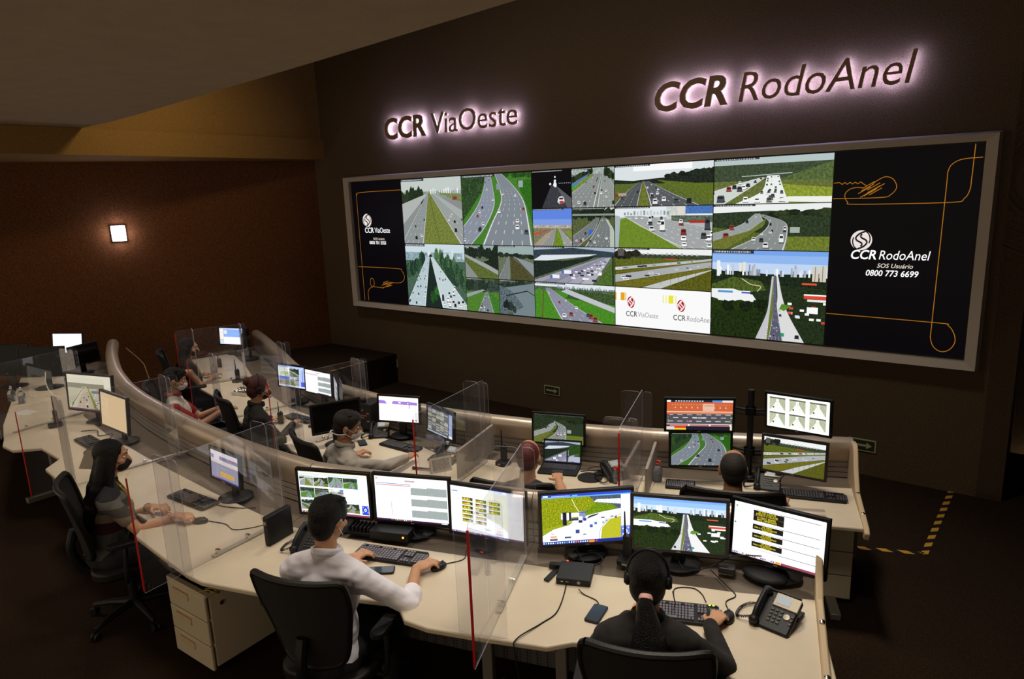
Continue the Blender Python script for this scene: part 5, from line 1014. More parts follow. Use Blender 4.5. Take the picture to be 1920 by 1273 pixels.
def deskphone():
    """angled desk phone: body on a wedge, handset on the left, coiled cord"""
    r = empty('desk_phone'); T = radians(28); R = Matrix.Rotation(T, 3, 'X'); 
    def at(p): return R @ Vector(p)+Vector((0, 0, .045))
    def bx(b, c, s): b.box(at(c), s, rx=T)
    b = MB(); bx(b, (0, 0, 0), (.19, .20, .028)); b.build('body', M_blk, r, bevel=.008)
    b = MB(); b.box((.0, .085, .05), (.16, .015, .11), rx=-.35); b.box((0, .1, .008), (.17, .08, .014)); b.build('stand', M_blk, r, bevel=.003)
    b = MB(); bx(b, (.035, .062, .017), (.118, .070, .010)); b.build('display_panel', M_silver, r, bevel=.002); b = MB(); bx(b, (.02, .062, .0235), (.062, .042, .003)); b.build('display', M_lcd, r)
    b = MB()
    for j in range(4):
        for i in range(3): bx(b, (-.015+i*.022, .008-j*.02, .0165), (.015, .011, .005))
    b2 = MB()
    for j in range(3): bx(b2, (.082, .0-j*.02, .0165), (.012, .010, .005))
    b2.build('side_keys', M_bez2, r, bevel=.001, bseg=1); b.build('keypad', M_bez2, r, bevel=.001, bseg=1); b = MB(); b.lathe([(.015, 0), (.015, .006), (.006, .007)], at((.058, -.01, .014)), 14, M=R); b.build('navigation_ring', M_silver, r)
    b = MB(); P = curve_pts([at((-.068, .088, .03)), at((-.068, .05, .052)), at((-.068, -.04, .052)), at((-.068, -.088, .03))], 6); b.tube(P, .014, 10); b.ell(at((-.068, .085, .028)), (.025, .024, .022)); b.ell(at((-.068, -.085, .028)), (.025, .024, .022)); remesh(b, 'handset', M_blk, r, .004, 3)
    b = MB(); base = curve_pts([(-.085, -.08, .03), (-.15, -.09, .01), (-.17, -.02, .008), (-.15, .05, .008), (-.10, .07, .01)], 40)
    path = []
    for i, q in enumerate(base):
        t = (base[min(i+1, len(base)-1)]-base[max(0, i-1)]).normalized(); n = t.cross(Vector((0, 0, 1))).normalized(); a = i*1.25; path.append(q+n*.006*cos(a)+Vector((0, 0, .006*sin(a)+.003)))
    b.tube(path, .0022, 5); b.build('coiled_cord', M_blk, r); return r
ph = deskphone(); place(ph, 'desk_phone', (-.87, 3.04, .752), radians(-6), 'black desk phone with silver display at the near right', 'telephone', 'desk telephones')
copy_to(ph, (-3.36, 2.20, .752), radians(22), 'black desk phone left of the man in white'); copy_to(ph, (-2.596, 4.532, 0.547), radians(60), 'black desk phone beside the laptop, seen from its side'); copy_to(ph, (-1.54, 5.005, 0.547), radians(15), 'desk phone with lit display right of the balding man'); copy_to(ph, (-3.982, 4.048, 0.547), radians(10), 'desk phone with silver display beside the calendar'); copy_to(ph, (-5.005, 4.158, 0.547), radians(40), 'desk phone behind the mask of the man in grey')
# computer box standing on the near desk
b = MB(); b.rbox((0, 0, .095), (.04, .20, .185), .008); pc = tag(b.build('computer', M_blk, loc=(-3.62, 2.15, .752), rot=(0, 0, radians(10)), bevel=.004), 'thin black computer standing upright left of the desk phone', 'computer')
b = MB(); b.box((0, -.1015, .15), (.02, .002, .02)); b.build('badge', M_silver, pc)
mp_ = empty('mini_computer', (-1.87, 2.83, .752), radians(24), 'flat black mini computer behind the divider on the near right desk', 'computer')
b = MB(); b.rbox((0, 0, .019), (.185, .18, .036), .006); b.build('case', M_blk, mp_, bevel=.002); b = MB(); b.lathe([(.009, 0), (.009, .002)], (.03, -.0905, .02), 16, M=Matrix.Rotation(pi/2, 3, 'X')); b.build('badge', M_silver, mp_); b = MB(); b.box((-.06, -.091, .02), (.012, .002, .004)); b.box((-.03, -.091, .02), (.012, .002, .006)); b.build('ports', M_chrome, mp_)
b = MB(); b.box((-.10, .06, .02), (.11, .03, .025)); b.box((-.13, -.02, .008), (.03, .12, .008), rz=-.3); b.build('plug_strip', M_blk, mp_)
b = MB(); b.box((-.06, .10, .03), (.008, .008, .008)); b.build('status_light', M_ledr, mp_)
def phone_flat(loc, rz, label, m=None, t=0):
    r = empty('mobile_phone', loc, rz, label, 'mobile phone', 'mobile phones'); b = MB(); b.rbox((0, 0, .005), (.075, .15, .009), .012); b.build('body', m or M_blk, r, bevel=.002); b = MB(); b.rbox((0, 0, .0102), (.068, .138, .001), .01); b.build('glass', mat('phone_glass', '3c4650', .1), r); return r
phone_flat((-2.80, 2.26, .752), radians(-50), 'mobile phone lying below the keyboard of the man in white'); phone_flat((-1.60, 2.60, .752), radians(10), 'mobile phone beside the left arm of the headset woman'); phone_flat((-4.972, 3.916, 0.547), radians(60), 'mobile phone beside the shoulder of the man in grey')
b = MB(); b.box((0, 0, .035), (.05, .06, .05)); b.box((.05, 0, .012), (.08, .05, .02)); 
def bottle(loc, label, h=.16, capm=None, r0=.032):
    r = empty('sanitizer_bottle', loc, 0, label, 'bottle', 'clear sanitizer bottles'); b = MB(); b.lathe([(r0*.9, 0), (r0, .008), (r0, h*.55), (r0*.85, h*.65), (.012, h*.76), (.012, h*.82)], seg=20); b.build('bottle_body', M_clear, r)
    b = MB(); b.lathe([(.001, .004), (r0*.86, .006), (r0*.9, h*.42), (.001, h*.42)], seg=18); b.build('gel', mat('clear_gel', 'c8d0dc', .1, trans=.8), r)
    b = MB(); b.lathe([(.014, h*.81), (.014, h*.88), (.006, h*.89), (.006, h*.97)], seg=14); b.box((.01, 0, h*.98), (.035, .014, .010)); b.build('pump', capm or M_white, r, bevel=.002); return r
RC = mat('red_cap', 'd0402c', .4)
bottle((-2.277, 4.642, 0.547), 'clear pump bottle with red cap at the divider of the pole-monitor desk', .17, RC, .038); bottle((-9.00, 2.30, .752), 'left of the two pump bottles before the switched-off monitors', .17, None, .04); bottle((-8.78, 2.33, .752), 'right of the two pump bottles before the switched-off monitors', .18, None, .036)
bottle((-8.778, 4.532, 0.547), 'pump bottle before the hands of the woman in black', .18, None, .04); bottle((-4.048, 4.114, 0.547), 'small pump bottle beside the calendar', .14, None, .025); bottle((-2.53, 4.422, 0.547), 'small pump bottle behind the red-edged divider of the laptop desk', .14, RC, .018)
def radio_stand(loc, rz, label, light=False):
    r = empty('radio_charger', loc, rz, label, 'radio charger', 'radio charging stands'); b = MB(); b.rbox((0, 0, .016), (.10, .12, .032), .02); b.build('cradle', M_blk, r, bevel=.005); b = MB(); b.rbox((0, .01, .09), (.055, .035, .14), .008); b.build('radio', M_blk, r, bevel=.003)
    b = MB(); b.tube([(-.018, .01, .15), (-.02, .01, .30)], [.007, .004], 8); b.lathe([(.008, .155), (.008, .175)], (.015, .01, 0), 10); b.build('antenna', M_blk, r)
    b = MB(); b.box((0, -.0615, .016), (.03, .002, .012)); b.build('label_plate', M_silver, r)
    if light: b = MB(); b.box((.02, -.0615, .018), (.008, .004, .006)); b.build('status_light', light, r)
    return r
radio_stand((-3.52, 4.246, 0.547), 0, 'two-way radio standing in its charger, left on the laptop desk'); radio_stand((-7.50, 2.22, .752), radians(-10), 'two-way radio charger at the left front of the picture'); radio_stand((-8.195, 4.532, 0.547), radians(20), 'two-way radio charger on the desk beside the man in red and white'); radio_stand((-1.71, 3.12, .752), radians(10), 'two-way radio charger with yellow light under the avenue monitor', M_ledg)
def radio(loc, label):
    r = empty('handheld_radio', loc, .3, label, 'radio', 'handheld radios'); b = MB(); b.rbox((0, 0, .06), (.058, .036, .12), .01); b.build('radio_body', M_blk, r, bevel=.003); b = MB(); b.tube([(-.015, 0, .12), (-.015, 0, .24)], [.006, .003], 8); b.lathe([(.008, .12), (.008, .137)], (.014, 0, 0), 10); b.build('antenna', M_blk, r); return r
radio((-6.182, 3.839, 0.547), 'handheld radio standing left of the keyboard of the bun-haired woman'); radio((-9.185, 4.84, 0.547), 'handheld radio beyond the hands of the woman in black')
b = MB(); b.lathe([(.028, 0), (.036, .075), (.033, .075), (.026, .006)], seg=20); tag(b.build('cup', M_white, loc=(-5.874, 4.092, 0.547)), 'white plastic cup behind the keyboard of the bun-haired woman', 'cup')
b = MB(); b.rbox((0, 0, .004), (.20, .19, .006), .09, seg=6); b.rbox((.06, .07, .012), (.09, .05, .012), .02); tag(b.build('mouse_pad', M_blk2, loc=(-2.75, 4.4, 0.547), rot=(0, 0, .3)), 'black wrist-rest mouse pad right of the laptop', 'mouse pad')
b = MB(); b.add([(-.15, -.1, 0), (.15, -.1, 0), (.15, .0, .12), (-.15, .0, .12), (-.15, .1, 0), (.15, .1, 0)], [(0, 1, 2, 3), (3, 2, 5, 4), (1, 5, 2), (0, 3, 4), (0, 4, 5, 1)]); tag(b.build('document_holder', mat('clear_grey_acrylic', '6c6054', .2), loc=(-5.98, 2.06, .752), rot=(0, 0, .5), smooth=0), 'tent-shaped document holder behind the head of the masked woman', 'document holder')
# calendar tent
cl = empty('desk_calendar', (-3.883, 3.85, 0.547), radians(62), 'small tent calendar at the foot of the divider beside the man in grey', 'calendar'); b = MB(); b.add([(-.09, -.04, 0), (.09, -.04, 0), (.09, 0, .12), (-.09, 0, .12), (-.09, .04, 0), (.09, .04, 0)], [(0, 1, 2, 3), (3, 2, 5, 4)]); b.build('card', mat('calendar_card', 'bfb4a4', .7), cl, smooth=0)
b = MB(); b.box((0, -.0225, .062), (.15, .002, .09), rx=-.32); b.build('printed_picture', mat('calendar_print', '8a8178', .7, noise=.6, nscale=45), cl)
b = MB(); b.tube([(0, 0, 0), (.13, .05, 0)], [.012, .009], 8); b.ell((.0, 0, 0), (.018, .014, .012)); tag(b.build('headset_case', M_bez2, loc=(-4.092, 3.74, 0.562)), 'grey stapler-like tool lying beside the calendar', 'stapler')
# foil box and orange box
fo = empty('foil_box', (-7.568, 4.246, 0.547), .25, 'open carton with shiny foil in front of the bun-haired woman', 'box'); b = MB(); b.box((0, 0, .02), (.24, .16, .04)); b.build('carton', M_white, fo); b = MB(); n = 9
vs = [(-.11+.22*i/n, -.07+.14*j/n, .045+.02*rnd.random()) for j in range(n+1) for i in range(n+1)]; b.add(vs, [(j*(n+1)+i, j*(n+1)+i+1, (j+1)*(n+1)+i+1, (j+1)*(n+1)+i) for j in range(n) for i in range(n)]); b.build('foil', M_chrome, fo, smooth=0)
# clutter behind the grey-jumper man: network box and power adapter
b = MB(); b.rbox((0, 0, .03), (.26, .18, .055), .01); o = tag(b.build('network_box', M_blk, loc=(-3.06, 2.60, .752), rot=(0, 0, .38), bevel=.003), 'black network box with orange light behind the keyboard of the man in white', 'network box'); b = MB(); b.box((.1, -.09, .035), (.01, .008, .01)); b.build('status_light', M_led_y, o)
b = MB()
for k in range(9): b.box((-.11+k*.027, 0, .03), (.012, .09, .05))
b.box((0, 0, .01), (.26, .10, .02)); tag(b.build('plug_rack', M_blk, loc=(-3.22, 2.52, .752), rot=(0, 0, .38), bevel=.003), 'row of black plugs behind the head of the man in white', 'power strip')
b = MB(); b.rbox((0, 0, .02), (.09, .06, .035), .012); tag(b.build('power_adapter', M_bez2, loc=(-1.22, 3.33, .752), rot=(0, 0, .3), bevel=.004), 'square power adapter below the avenue monitor', 'power adapter')
b = MB(); b.ell((0, 0, .03), (.12, .08, .03)); tag(b.build('headset_pouch', M_blk2, loc=(-1.04, 3.40, .735)), 'soft black pouch behind the near right desk phone', 'pouch')
b = MB(); b.box((0, 0, .15), (.16, .22, .28)); b.box((-.03, -.08, .31), (.05, .04, .05)); cb = tag(b.build('equipment_stack', M_blk2, loc=(-5.258, 4.29, 0.534), rot=(0, 0, .2), bevel=.01), 'dark stack of network equipment left of the purple-banner monitor', 'network equipment')
b = MB()
for k, (x, zz) in enumerate(((-.03, .22), (.04, .19), (-.02, .14), (.04, .11))): b.box((x, -.112, zz), (.03, .004, .012))
b.build('labels', M_silver, cb); b = MB(); b.box((-.01, -.112, .165), (.08, .004, .012)); b.build('orange_strip', mat('orange_strip', 'c8401c', .5), cb)
b = MB(); b.ell((0, 0, .014), (.07, .11, .014)); tag(b.build('leather_case', mat('tan_leather', '6c4c34', .6), loc=(-9.5, 3.1, .752)), 'tan leather case before the far white monitor', 'case')  # flat tan leather case
# paper sheets
for x, y, a, zz, l in ((-8.33, 2.22, .3, .7515, 'sheet of paper at the left end of the desk beside the divider'), (-5.522, 3.586, .2, .5465, 'sheet of paper at the desk edge right of the bun-haired woman')):
    b = MB(); b.box((0, 0, .0), (.21, .15, .0012), rz=a); tag(b.build('paper_sheet', M_white, loc=(x, y, zz)), l, 'paper')

# ------------------------------------------------------------------ office chairs
def make_chair():
    r = empty('office_chair'); S = .47
    b = MB(); b.rbox((0, .02, S-.03), (.50, .48, .075), .12, seg=6); b.build('seat', M_rub, r, bevel=.02, bseg=3)
    # backrest: curved frame with a mesh panel
    def bp(u, v):    # u -1..1 across, v 0..1 up
        wd = .17+.075*min(1, v*1.5)+.01*v; return Vector((u*wd, -.235-.045*v-.05*v*v+.055*u*u, S+.09+.50*v))
    edge = [bp(-1, 1-.0)]; per = [(-.9, 1)]+[(u, 1) for u in (-.5, 0, .5, .9)]+[(1, .93), (1, .7), (1, .4), (1, .12)]+[(.85, 0), (.4, -.03), (0, -.04), (-.4, -.03), (-.85, 0)]+[(-1, .12), (-1, .4), (-1, .7), (-1, .93), (-.9, 1)]
    P = curve_pts([bp(*q) for q in per], 4); b = MB(); b.tube(P, .017, 8, cap=False); b.build('back_frame', M_rub, r)
    n, m = 8, 8; b = MB(); fr = [bp(-1+2*i/n, j/m) for j in range(m+1) for i in range(n+1)]; bk = [p+Vector((0, -.012, 0)) for p in fr]; k = len(fr)
    fs = [(j*(n+1)+i, j*(n+1)+i+1, (j+1)*(n+1)+i+1, (j+1)*(n+1)+i) for j in range(m) for i in range(n)]; b.add(fr+bk, [f[::-1] for f in fs]+[tuple(q+k for q in f) for f in fs]); b.build('mesh_panel', M_mesh, r)
    b = MB(); b.tube(curve_pts([bp(0, .35)+Vector((0, -.02, 0)), (0, -.31, S+.12), (0, -.25, S-.03), (0, -.08, S-.085)], 5), [.03]*16, 10); b.box((0, -.02, S-.09), (.2, .24, .04)); b.build('back_stem', M_blk, r)
    for s_ in (-1, 1):
        b = MB(); b.tube(curve_pts([(s_*.20, -.02, S-.07), (s_*.29, -.02, S-.06), (s_*.30, -.01, S+.1), (s_*.29, .0, S+.19)], 5), .016, 8); b.rbox((s_*.29, .02, S+.20), (.075, .25, .03), .036); b.build('armrest', M_blk, r, bevel=.004)
    b = MB(); b.lathe([(.045, .10), (.03, .12), (.03, .25), (.02, .26), (.02, .40)], seg=14); b.build('gas_column', M_blk, r)
    for k in range(5):
        a = radians(72*k+18); b = MB(); b.tube([(.02*cos(a), .02*sin(a), .11), (.18*cos(a), .18*sin(a), .10), (.31*cos(a), .31*sin(a), .075)], [.028, .022, .015], 8); l = b.build('base_arm', M_blk, r)
        b = MB(); M = Matrix.Rotation(a, 3, 'Z') @ Matrix.Rotation(pi/2, 3, 'Y')
        for s_ in (-1, 1): b.lathe([(.024, -.009), (.028, 0), (.024, .009)], Vector((.31*cos(a), .31*sin(a), .029))+Vector((-sin(a), cos(a), 0))*s_*.016, 12, M=Matrix.Rotation(a+pi/2, 3, 'Z') @ Matrix.Rotation(pi/2, 3, 'Y'))
        b.build('caster', M_blk, l)
    return r
CH = make_chair(); GC = 'black office chairs'; place(CH, 'office_chair', (-2.775, 1.91, 0), radians(20), 'black mesh office chair under the man in the white shirt', 'chair', GC)
def chair(p, rz, label, f=.10):
    a = radians(rz); x, y = p; bk_ = y > 2.9; f = min(f, .05) if bk_ else f
    c = copy_to(CH, (x-sin(a)*f, y+cos(a)*f, FB if bk_ else 0), a, label)
    if bk_: c.scale = (1.07, 1.07, 1.14)
    return c

# ------------------------------------------------------------------ people
def person(loc, rz, label, LH, RH, lean=12, hy=0, hp=-12, skin=M_skin, top=None, sleeve='long', trousers=None, hair='short', hairm=None, mask=None, female=False, extra=None, sc=1.0, bust=0, headset=False, hd=None, slump=0, elbow_out=.75, hroll=0, vox=.008):
    """seated figure; local x right, y forward. LH / RH are wrist targets in world space; hd: world directions of the fingers"""
    rzr = radians(rz); inv = Matrix.Rotation(-rzr, 3, 'Z')
    fz = FB if loc[1] > 2.9 else 0
    if fz: sc *= 1.06
    def toL(p): q = inv @ (Vector(p)-Vector((loc[0], loc[1], fz))); return q
    ln = radians(lean); TL = Matrix.Rotation(-ln, 3, 'X'); hip = Vector((0, 0, .53))
    def T(p): return hip+TL @ (Vector(p)*sc)
    shw = (.165 if female else .19); k = .92 if female else 1.0
    neck = T((0, -.0, .50)); hc = neck+Vector((0, .035+.02*sin(ln), .155))*sc
    HM = Matrix.Rotation(radians(hy), 3, 'Z') @ Matrix.Rotation(radians(hp), 3, 'X') @ Matrix.Rotation(radians(hroll), 3, 'Y')
    def H(p): return hc+HM @ (Vector(p)*sc)
    R = lambda *r: tuple(v*sc for v in r)
    b = MB(); TM = TL
    def torso(b, g):
        b.ell(T((0, 0, .0)), R(.165*k+g, .125+g, .115+g), TM); b.ell(T((0, .0, .13)), R(.152*k+g, .115+g, .18+g), TM); b.ell(T((0, 0, .30)), R(.158*k+g, .115+g, .155+g), TM)
        b.cap(T((-shw+.05, -.01, .40)), (.068+g)*sc, T((shw-.05, -.01, .40)), (.068+g)*sc); b.cap(T((-.06, -.01, .445)), (.05+g)*sc, T((.06, -.01, .445)), (.05+g)*sc)
        for s_ in (-1, 1): b.cap(T((s_*.04, -.012, .465)), (.046+g)*sc, T((s_*(shw-.02), -.01, .415)), (.048+g)*sc)
        if female:
            for s_ in (-1, 1): b.ell(T((s_*.07, .085, .27)), R(.062+g, .055+g, .06+g), TM)
    def legs(b, g):
        for s_ in (-1, 1):
            h0 = Vector((s_*.09, .02, .50)); kn = Vector((s_*.13, .42, .50)); an = Vector((s_*.13, .40, .10)); b.cap(h0, (.088+g)*sc, kn, (.058+g)*sc); b.cap(kn, (.058+g)*sc, an, (.038+g)*sc)
    arms = []
    for s_, tgt in ((-1, LH), (1, RH)):
        sh = T((s_*shw, -.01, .40)); w_ = toL(tgt); a, c = .285*sc*(k+.03), .25*sc*(k+.03); d = w_-sh; D = d.length
        if D > (a+c)*.985: w_ = sh+d*((a+c)*.985/D); d = w_-sh; D = d.length
        x = (a*a-c*c+D*D)/(2*D); hgt = sqrt(max(a*a-x*x, 1e-5)); u = d/D; pole = Vector((s_*elbow_out, -.3, -1)); pole = (pole-u*pole.dot(u)).normalized(); el = sh+u*x+pole*hgt; arms.append((s_, sh, el, w_))
    def upper(b, g, frac=1, fore=1.0):
        for s_, sh, el, w_ in arms:
            b.ell(sh+Vector((0, 0, -.01)), R(.058+g, .058+g, .058+g)); e = sh.lerp(el, frac); r1 = .050*k; r2 = .040*k
            b.cap(sh, (r1+g)*sc, e, (r1+(r2-r1)*frac+g)*sc)
            if frac >= 1 and fore > 0: wq = el.lerp(w_, fore); b.cap(el, (.040*k+g)*sc, wq, (.040*k+(.026-.040)*k*fore+g)*sc)
    torso(b, 0); legs(b, 0); upper(b, 0)
    for s_ in (-1, 1): b.ell((s_*.13, .46, .05), (.045, .12, .045))
    b.cap(T((0, -.005, .44)), .058*k*sc, hc+HM @ Vector((0, -.02, -.07)), .052*k*sc)
    # head
    b.ell(H((0, -.012, .022)), R(.074, .094, .093), HM); b.ell(H((0, .018, -.03)), R(.062, .074, .078), HM); b.ell(H((0, .045, -.082)), R(.034, .036, .028), HM); b.cap(H((0, .086, .012)), .009*sc, H((0, .106, -.028)), .014*sc)
    b.cap(H((-.03, .078, .028)), .012*sc, H((.03, .078, .028)), .012*sc); b.ell(H((0, .088, -.058)), R(.024, .012, .011), HM)
    for s_ in (-1, 1): b.ell(H((s_*.074, -.012, -.008)), R(.010, .020, .032), HM @ Matrix.Rotation(-s_*.35, 3, 'Z')); b.ell(H((s_*.04, .062, -.022)), R(.022, .022, .02), HM)
    # hands: palm, four bent fingers, thumb
    for i, (s_, sh, el, w_) in enumerate(arms):
        if hd and hd[i]: f = (inv @ Vector(hd[i])).normalized()
        else: f = Vector(((w_-el).x, (w_-el).y, 0)).normalized()
        side = f.cross(Vector((0, 0, 1))).normalized()*s_    # towards the little finger
        up = Vector((0, 0, 1)); PM = Matrix((side*s_, f, up)).transposed(); pc_ = w_+f*.045*sc+up*.004
        b.ell(w_+f*.042*sc, R(.040*k, .052, .017), PM); b.cap(w_, .026*k*sc, w_+f*.02, .024*k*sc)
        for q, (o, L_) in enumerate(((-.030, .066), (-.010, .076), (.011, .070), (.031, .055))):
            k0 = w_+f*(.078-.006*abs(q-1.3))*sc+side*o*sc*1.0+up*.006; k1 = k0+(f*.62+side*o*3)*L_*.5*sc+up*.007; k2 = k1+f*L_*.42*sc-up*.020; k3 = k2+f*L_*.16*sc-up*.016
            b.cap(k0, .0095*sc, k1, .0088*sc, 10); b.cap(k1, .0088*sc, k2, .008*sc, 10); b.cap(k2, .008*sc, k3, .0072*sc, 10)
        t0 = w_+f*.022*sc-side*.030*sc; t1 = t0+(f*.7-side*.75)*.034*sc-up*.006; t2 = t1+(f*.95-side*.25)*.030*sc-up*.008; b.cap(t0, .0125*sc, t1, .010*sc, 10); b.cap(t1, .010*sc, t2, .0085*sc, 10)
    body = remesh(b, 'person', skin, None, .0062, 4, (loc[0], loc[1], fz), (0, 0, rzr)); tag(body, label, 'person')
    # eyes
    for s_ in (-1, 1):
        e = MB(); e.ell(H((s_*.032, .077, .008)), R(.0125, .010, .008), HM, mi=0); e.ell(H((s_*.032, .0855, .008)), R(.006, .003, .006), HM, mi=1); e.build('eye', [M_eyew, M_iris], body); e = MB(); e.cap(H((s_*.018, .089, .033)), .003, H((s_*.046, .080, .035)), .0025, 8); e.build('eyebrow', hairm or M_hairb, body)
    # clothes
    top = top or M_blk
    b = MB(); torso(b, .014); fr = {'long': (1, .97), 'roll': (1, .30), 'short': (.62, 0), 'none': (0, 0)}[sleeve]
    if fr[0]: upper(b, .012, *fr)
    if sleeve == 'roll':
        for s_, sh, el, w_ in arms: b.cap(el.lerp(w_, .18), .058*sc, el.lerp(w_, .30), .054*sc)
    if sleeve != 'none': b.cap(T((0, -.008, .47)), .066*k*sc, T((0, -.002, .495)), .062*k*sc)
    b2 = remesh(b, 'shirt' if not extra or 'top' not in extra else extra['top'], top, body, vox, 3)
    tr_ = MB(); tr_.ell(T((0, 0, -.02)), R(.18*k, .145, .12), TM); legs(tr_, .014); remesh(tr_, 'trousers', trousers or M_dkcloth, body, .012, 3)
    for s_ in (-1, 1):
        sh_ = MB(); sh_.ell((s_*.13, .47, .045), (.052, .135, .05)); sh_.box((s_*.13, .47, .01), (.085, .25, .02)); remesh(sh_, 'shoe', M_blk, body, .008, 3)
    if sleeve in ('long', 'short', 'roll') and (not extra or not extra.get('nocollar')):
        b = MB(); n = 22
        ring = [T((.066*k*cos(2*pi*i/n), -.006+.066*sin(2*pi*i/n), .515+.018*max(0, -sin(2*pi*i/n)))) for i in range(n+1)]
        b.tube(ring, .013*sc, 8, cap=False); c_ = [p+Vector((0, 0, -.016)) for p in ring]; b.tube(c_, .016*sc, 8, cap=False); remesh(b, 'collar', (extra or {}).get('collar', top), body, .005, 3)
    # hair
    hm = hairm or M_hairb; b = MB()
    if hair == 'short':
        b.ell(H((0, -.022, .038)), R(.084, .099, .088), HM); b.ell(H((0, -.055, -.01)), R(.073, .060, .085), HM); b.ell(H((0, .022, .075)), R(.070, .070, .042), HM)
        for s_ in (-1, 1): b.ell(H((s_*.064, .012, .04)), R(.018, .04, .05), HM)
        for q in range(26):
            a = q*2.4; rr = .065*sqrt(q/26); p = (rr*cos(a), -.01+rr*sin(a)*1.1, .118-.35*rr); b.cap(H(p), .014*sc, H((p[0]*1.15+.006, p[1]+.012, p[2]+.008)), .006*sc, 8)
    elif hair == 'crop':
        b.ell(H((0, -.030, .022)), R(.0765, .085, .088), HM); b.ell(H((0, -.052, -.015)), R(.066, .052, .07), HM)
    else:
        b.ell(H((0, -.022, .034)), R(.085, .097, .092), HM); b.ell(H((0, -.05, -.02)), R(.077, .062, .08), HM)
        for s_ in (-1, 1): b.ell(H((s_*.068, .0, .015)), R(.02, .045, .06), HM)
        if hair == 'long':
            for s_ in (-1, 0, 1):
                P = [H((s_*.055, -.055+.02*abs(s_), .0)), T((s_*.085, -.085+.015*abs(s_), .46)), T((s_*.09, -.10, .34)), T((s_*.06, -.11, .22))]
                for a, c in zip(P, P[1:]): b.cap(a, .05*sc, c, .042*sc)
            for s_ in (-1, 1):
                P = [H((s_*.07, .0, .0)), T((s_*.10, -.0, .47)), T((s_*.11, .05, .36))]
                for a, c in zip(P, P[1:]): b.cap(a, .034*sc, c, .026*sc)
        if hair == 'bun':
            b.ell(H((0, -.115, .06)), R(.042, .036, .042), HM); b.cap(H((0, -.09, .05)), .03, H((0, -.11, .06)), .03)
        if hair == 'tail':
            P = [H((0, -.095, -.03)), H((.0, -.125, -.07)), T((.01, -.12, .45)), T((.01, -.135, .33)), T((-.005, -.13, .20))]
            for (a, c, r0, r1) in zip(P, P[1:], (.024, .034, .072, .088), (.034, .072, .088, .06)): b.cap(a, r0*sc, c, r1*sc)
            for q in range(9): x = -.055+.0135*q; b.cap(T((x*.9, -.15, .40)), .016, T((x*1.6, -.165-.012*cos(q*2), .20-.04*sin(q*1.7))), .006, 8)
    hr = remesh(b, 'hair', hm, body, .0058, 2)
    if hair == 'tail':
        b = MB(); b.lathe([(.028, -.012), (.030, 0), (.028, .012)], H((0, -.105, -.045)), 16, M=HM @ Matrix.Rotation(-.7, 3, 'X')); b.build('hair_tie', mat('pink_hair_tie', 'e8b0a8', .6), hr)
    if mask:
        b = MB(); b.ell(H((0, .050, -.052)), R(.057, .056, .050), HM); b.ell(H((0, .072, -.04)), R(.036, .046, .034), HM); o = remesh(b, 'face_mask', mask, body, .005, 4)
        st = MB()
        for s_ in (-1, 1):
            st.tube(curve_pts([H((s_*.050, .062, -.035)), H((s_*.076, .02, -.012)), H((s_*.088, -.022, .012))], 4), .0025, 6); st.tube(curve_pts([H((s_*.050, .05, -.075)), H((s_*.074, .01, -.055)), H((s_*.087, -.028, -.022))], 4), .0025, 6)
            if extra and extra.get('tie'): st.tube(curve_pts([H((s_*.076, .0, -.045)), H((s_*.075, -.06, -.06)), H((s_*.02, -.118, -.066)), H((0, -.122, -.068))], 4), .0045, 6)
        if extra and extra.get('tie'):
            for dx in (-.02, .02): st.tube([H((0, -.122, -.068)), H((dx, -.135, -.10)), H((dx*.6, -.135, -.135))], .004, 6)
        st.build('mask_strap', (extra or {}).get('strap', mask), o)
    if headset:
        b = MB(); b.tube([H((.087*cos(a), -.025, .034+.098*sin(a))) for a in [radians(t) for t in range(-15, 196, 15)]], .0055, 8); hs = b.build('headset', M_blk, body)
        for s_ in (-1, 1): b = MB(); b.lathe([(.030, -.01), (.032, 0), (.024, .012)], H((s_*.088, -.012, -.002)), 18, M=HM @ Matrix.Rotation(s_*pi/2, 3, 'Y')); b.build('ear_cup', M_blk, hs)
        b = MB(); b.tube(curve_pts([H((.09, -.0, -.01)), H((.088, .05, -.04)), H((.06, .10, -.065))], 5), .003, 6); b.ell(H((.058, .102, -.066)), (.009, .009, .009)); b.build('microphone_boom', M_silver, hs)
    if extra and extra.get('fn'): extra['fn'](body, T, H, HM, arms, sc)
    return body
M_dkcloth = mat('black_trouser_cloth', '141318', .9, bump=.3, bscale=150); M_shirtw = mat('white_cotton_shirt', 'eeeaf2', .8, bump=.8, bscale=7, bdist=.05, bdet=1, stretch=(1, 1, 1.8)); M_grey = mat('grey_knit', 'a0988e', .95, bump=.8, bscale=7, bdist=.05, bdet=1, stretch=(1, 1, 1.8))
M_blkcl = mat('black_wool_jacket', '1c1815', .9, bump=.8, bscale=8, bdist=.05, bdet=1); M_redsh = mat('dark_red_polo', '8a1820', .85, bump=.3, bscale=20); M_charc = mat('charcoal_vest', '2c2a2e', .85, bump=.3, bscale=20)
M_maskw = mat('white_mask_cloth', 'dcd8d8', .85, bump=.3, bscale=60); M_maskb = mat('black_mask_cloth', '0e0e12', .8, bump=.3, bscale=60)
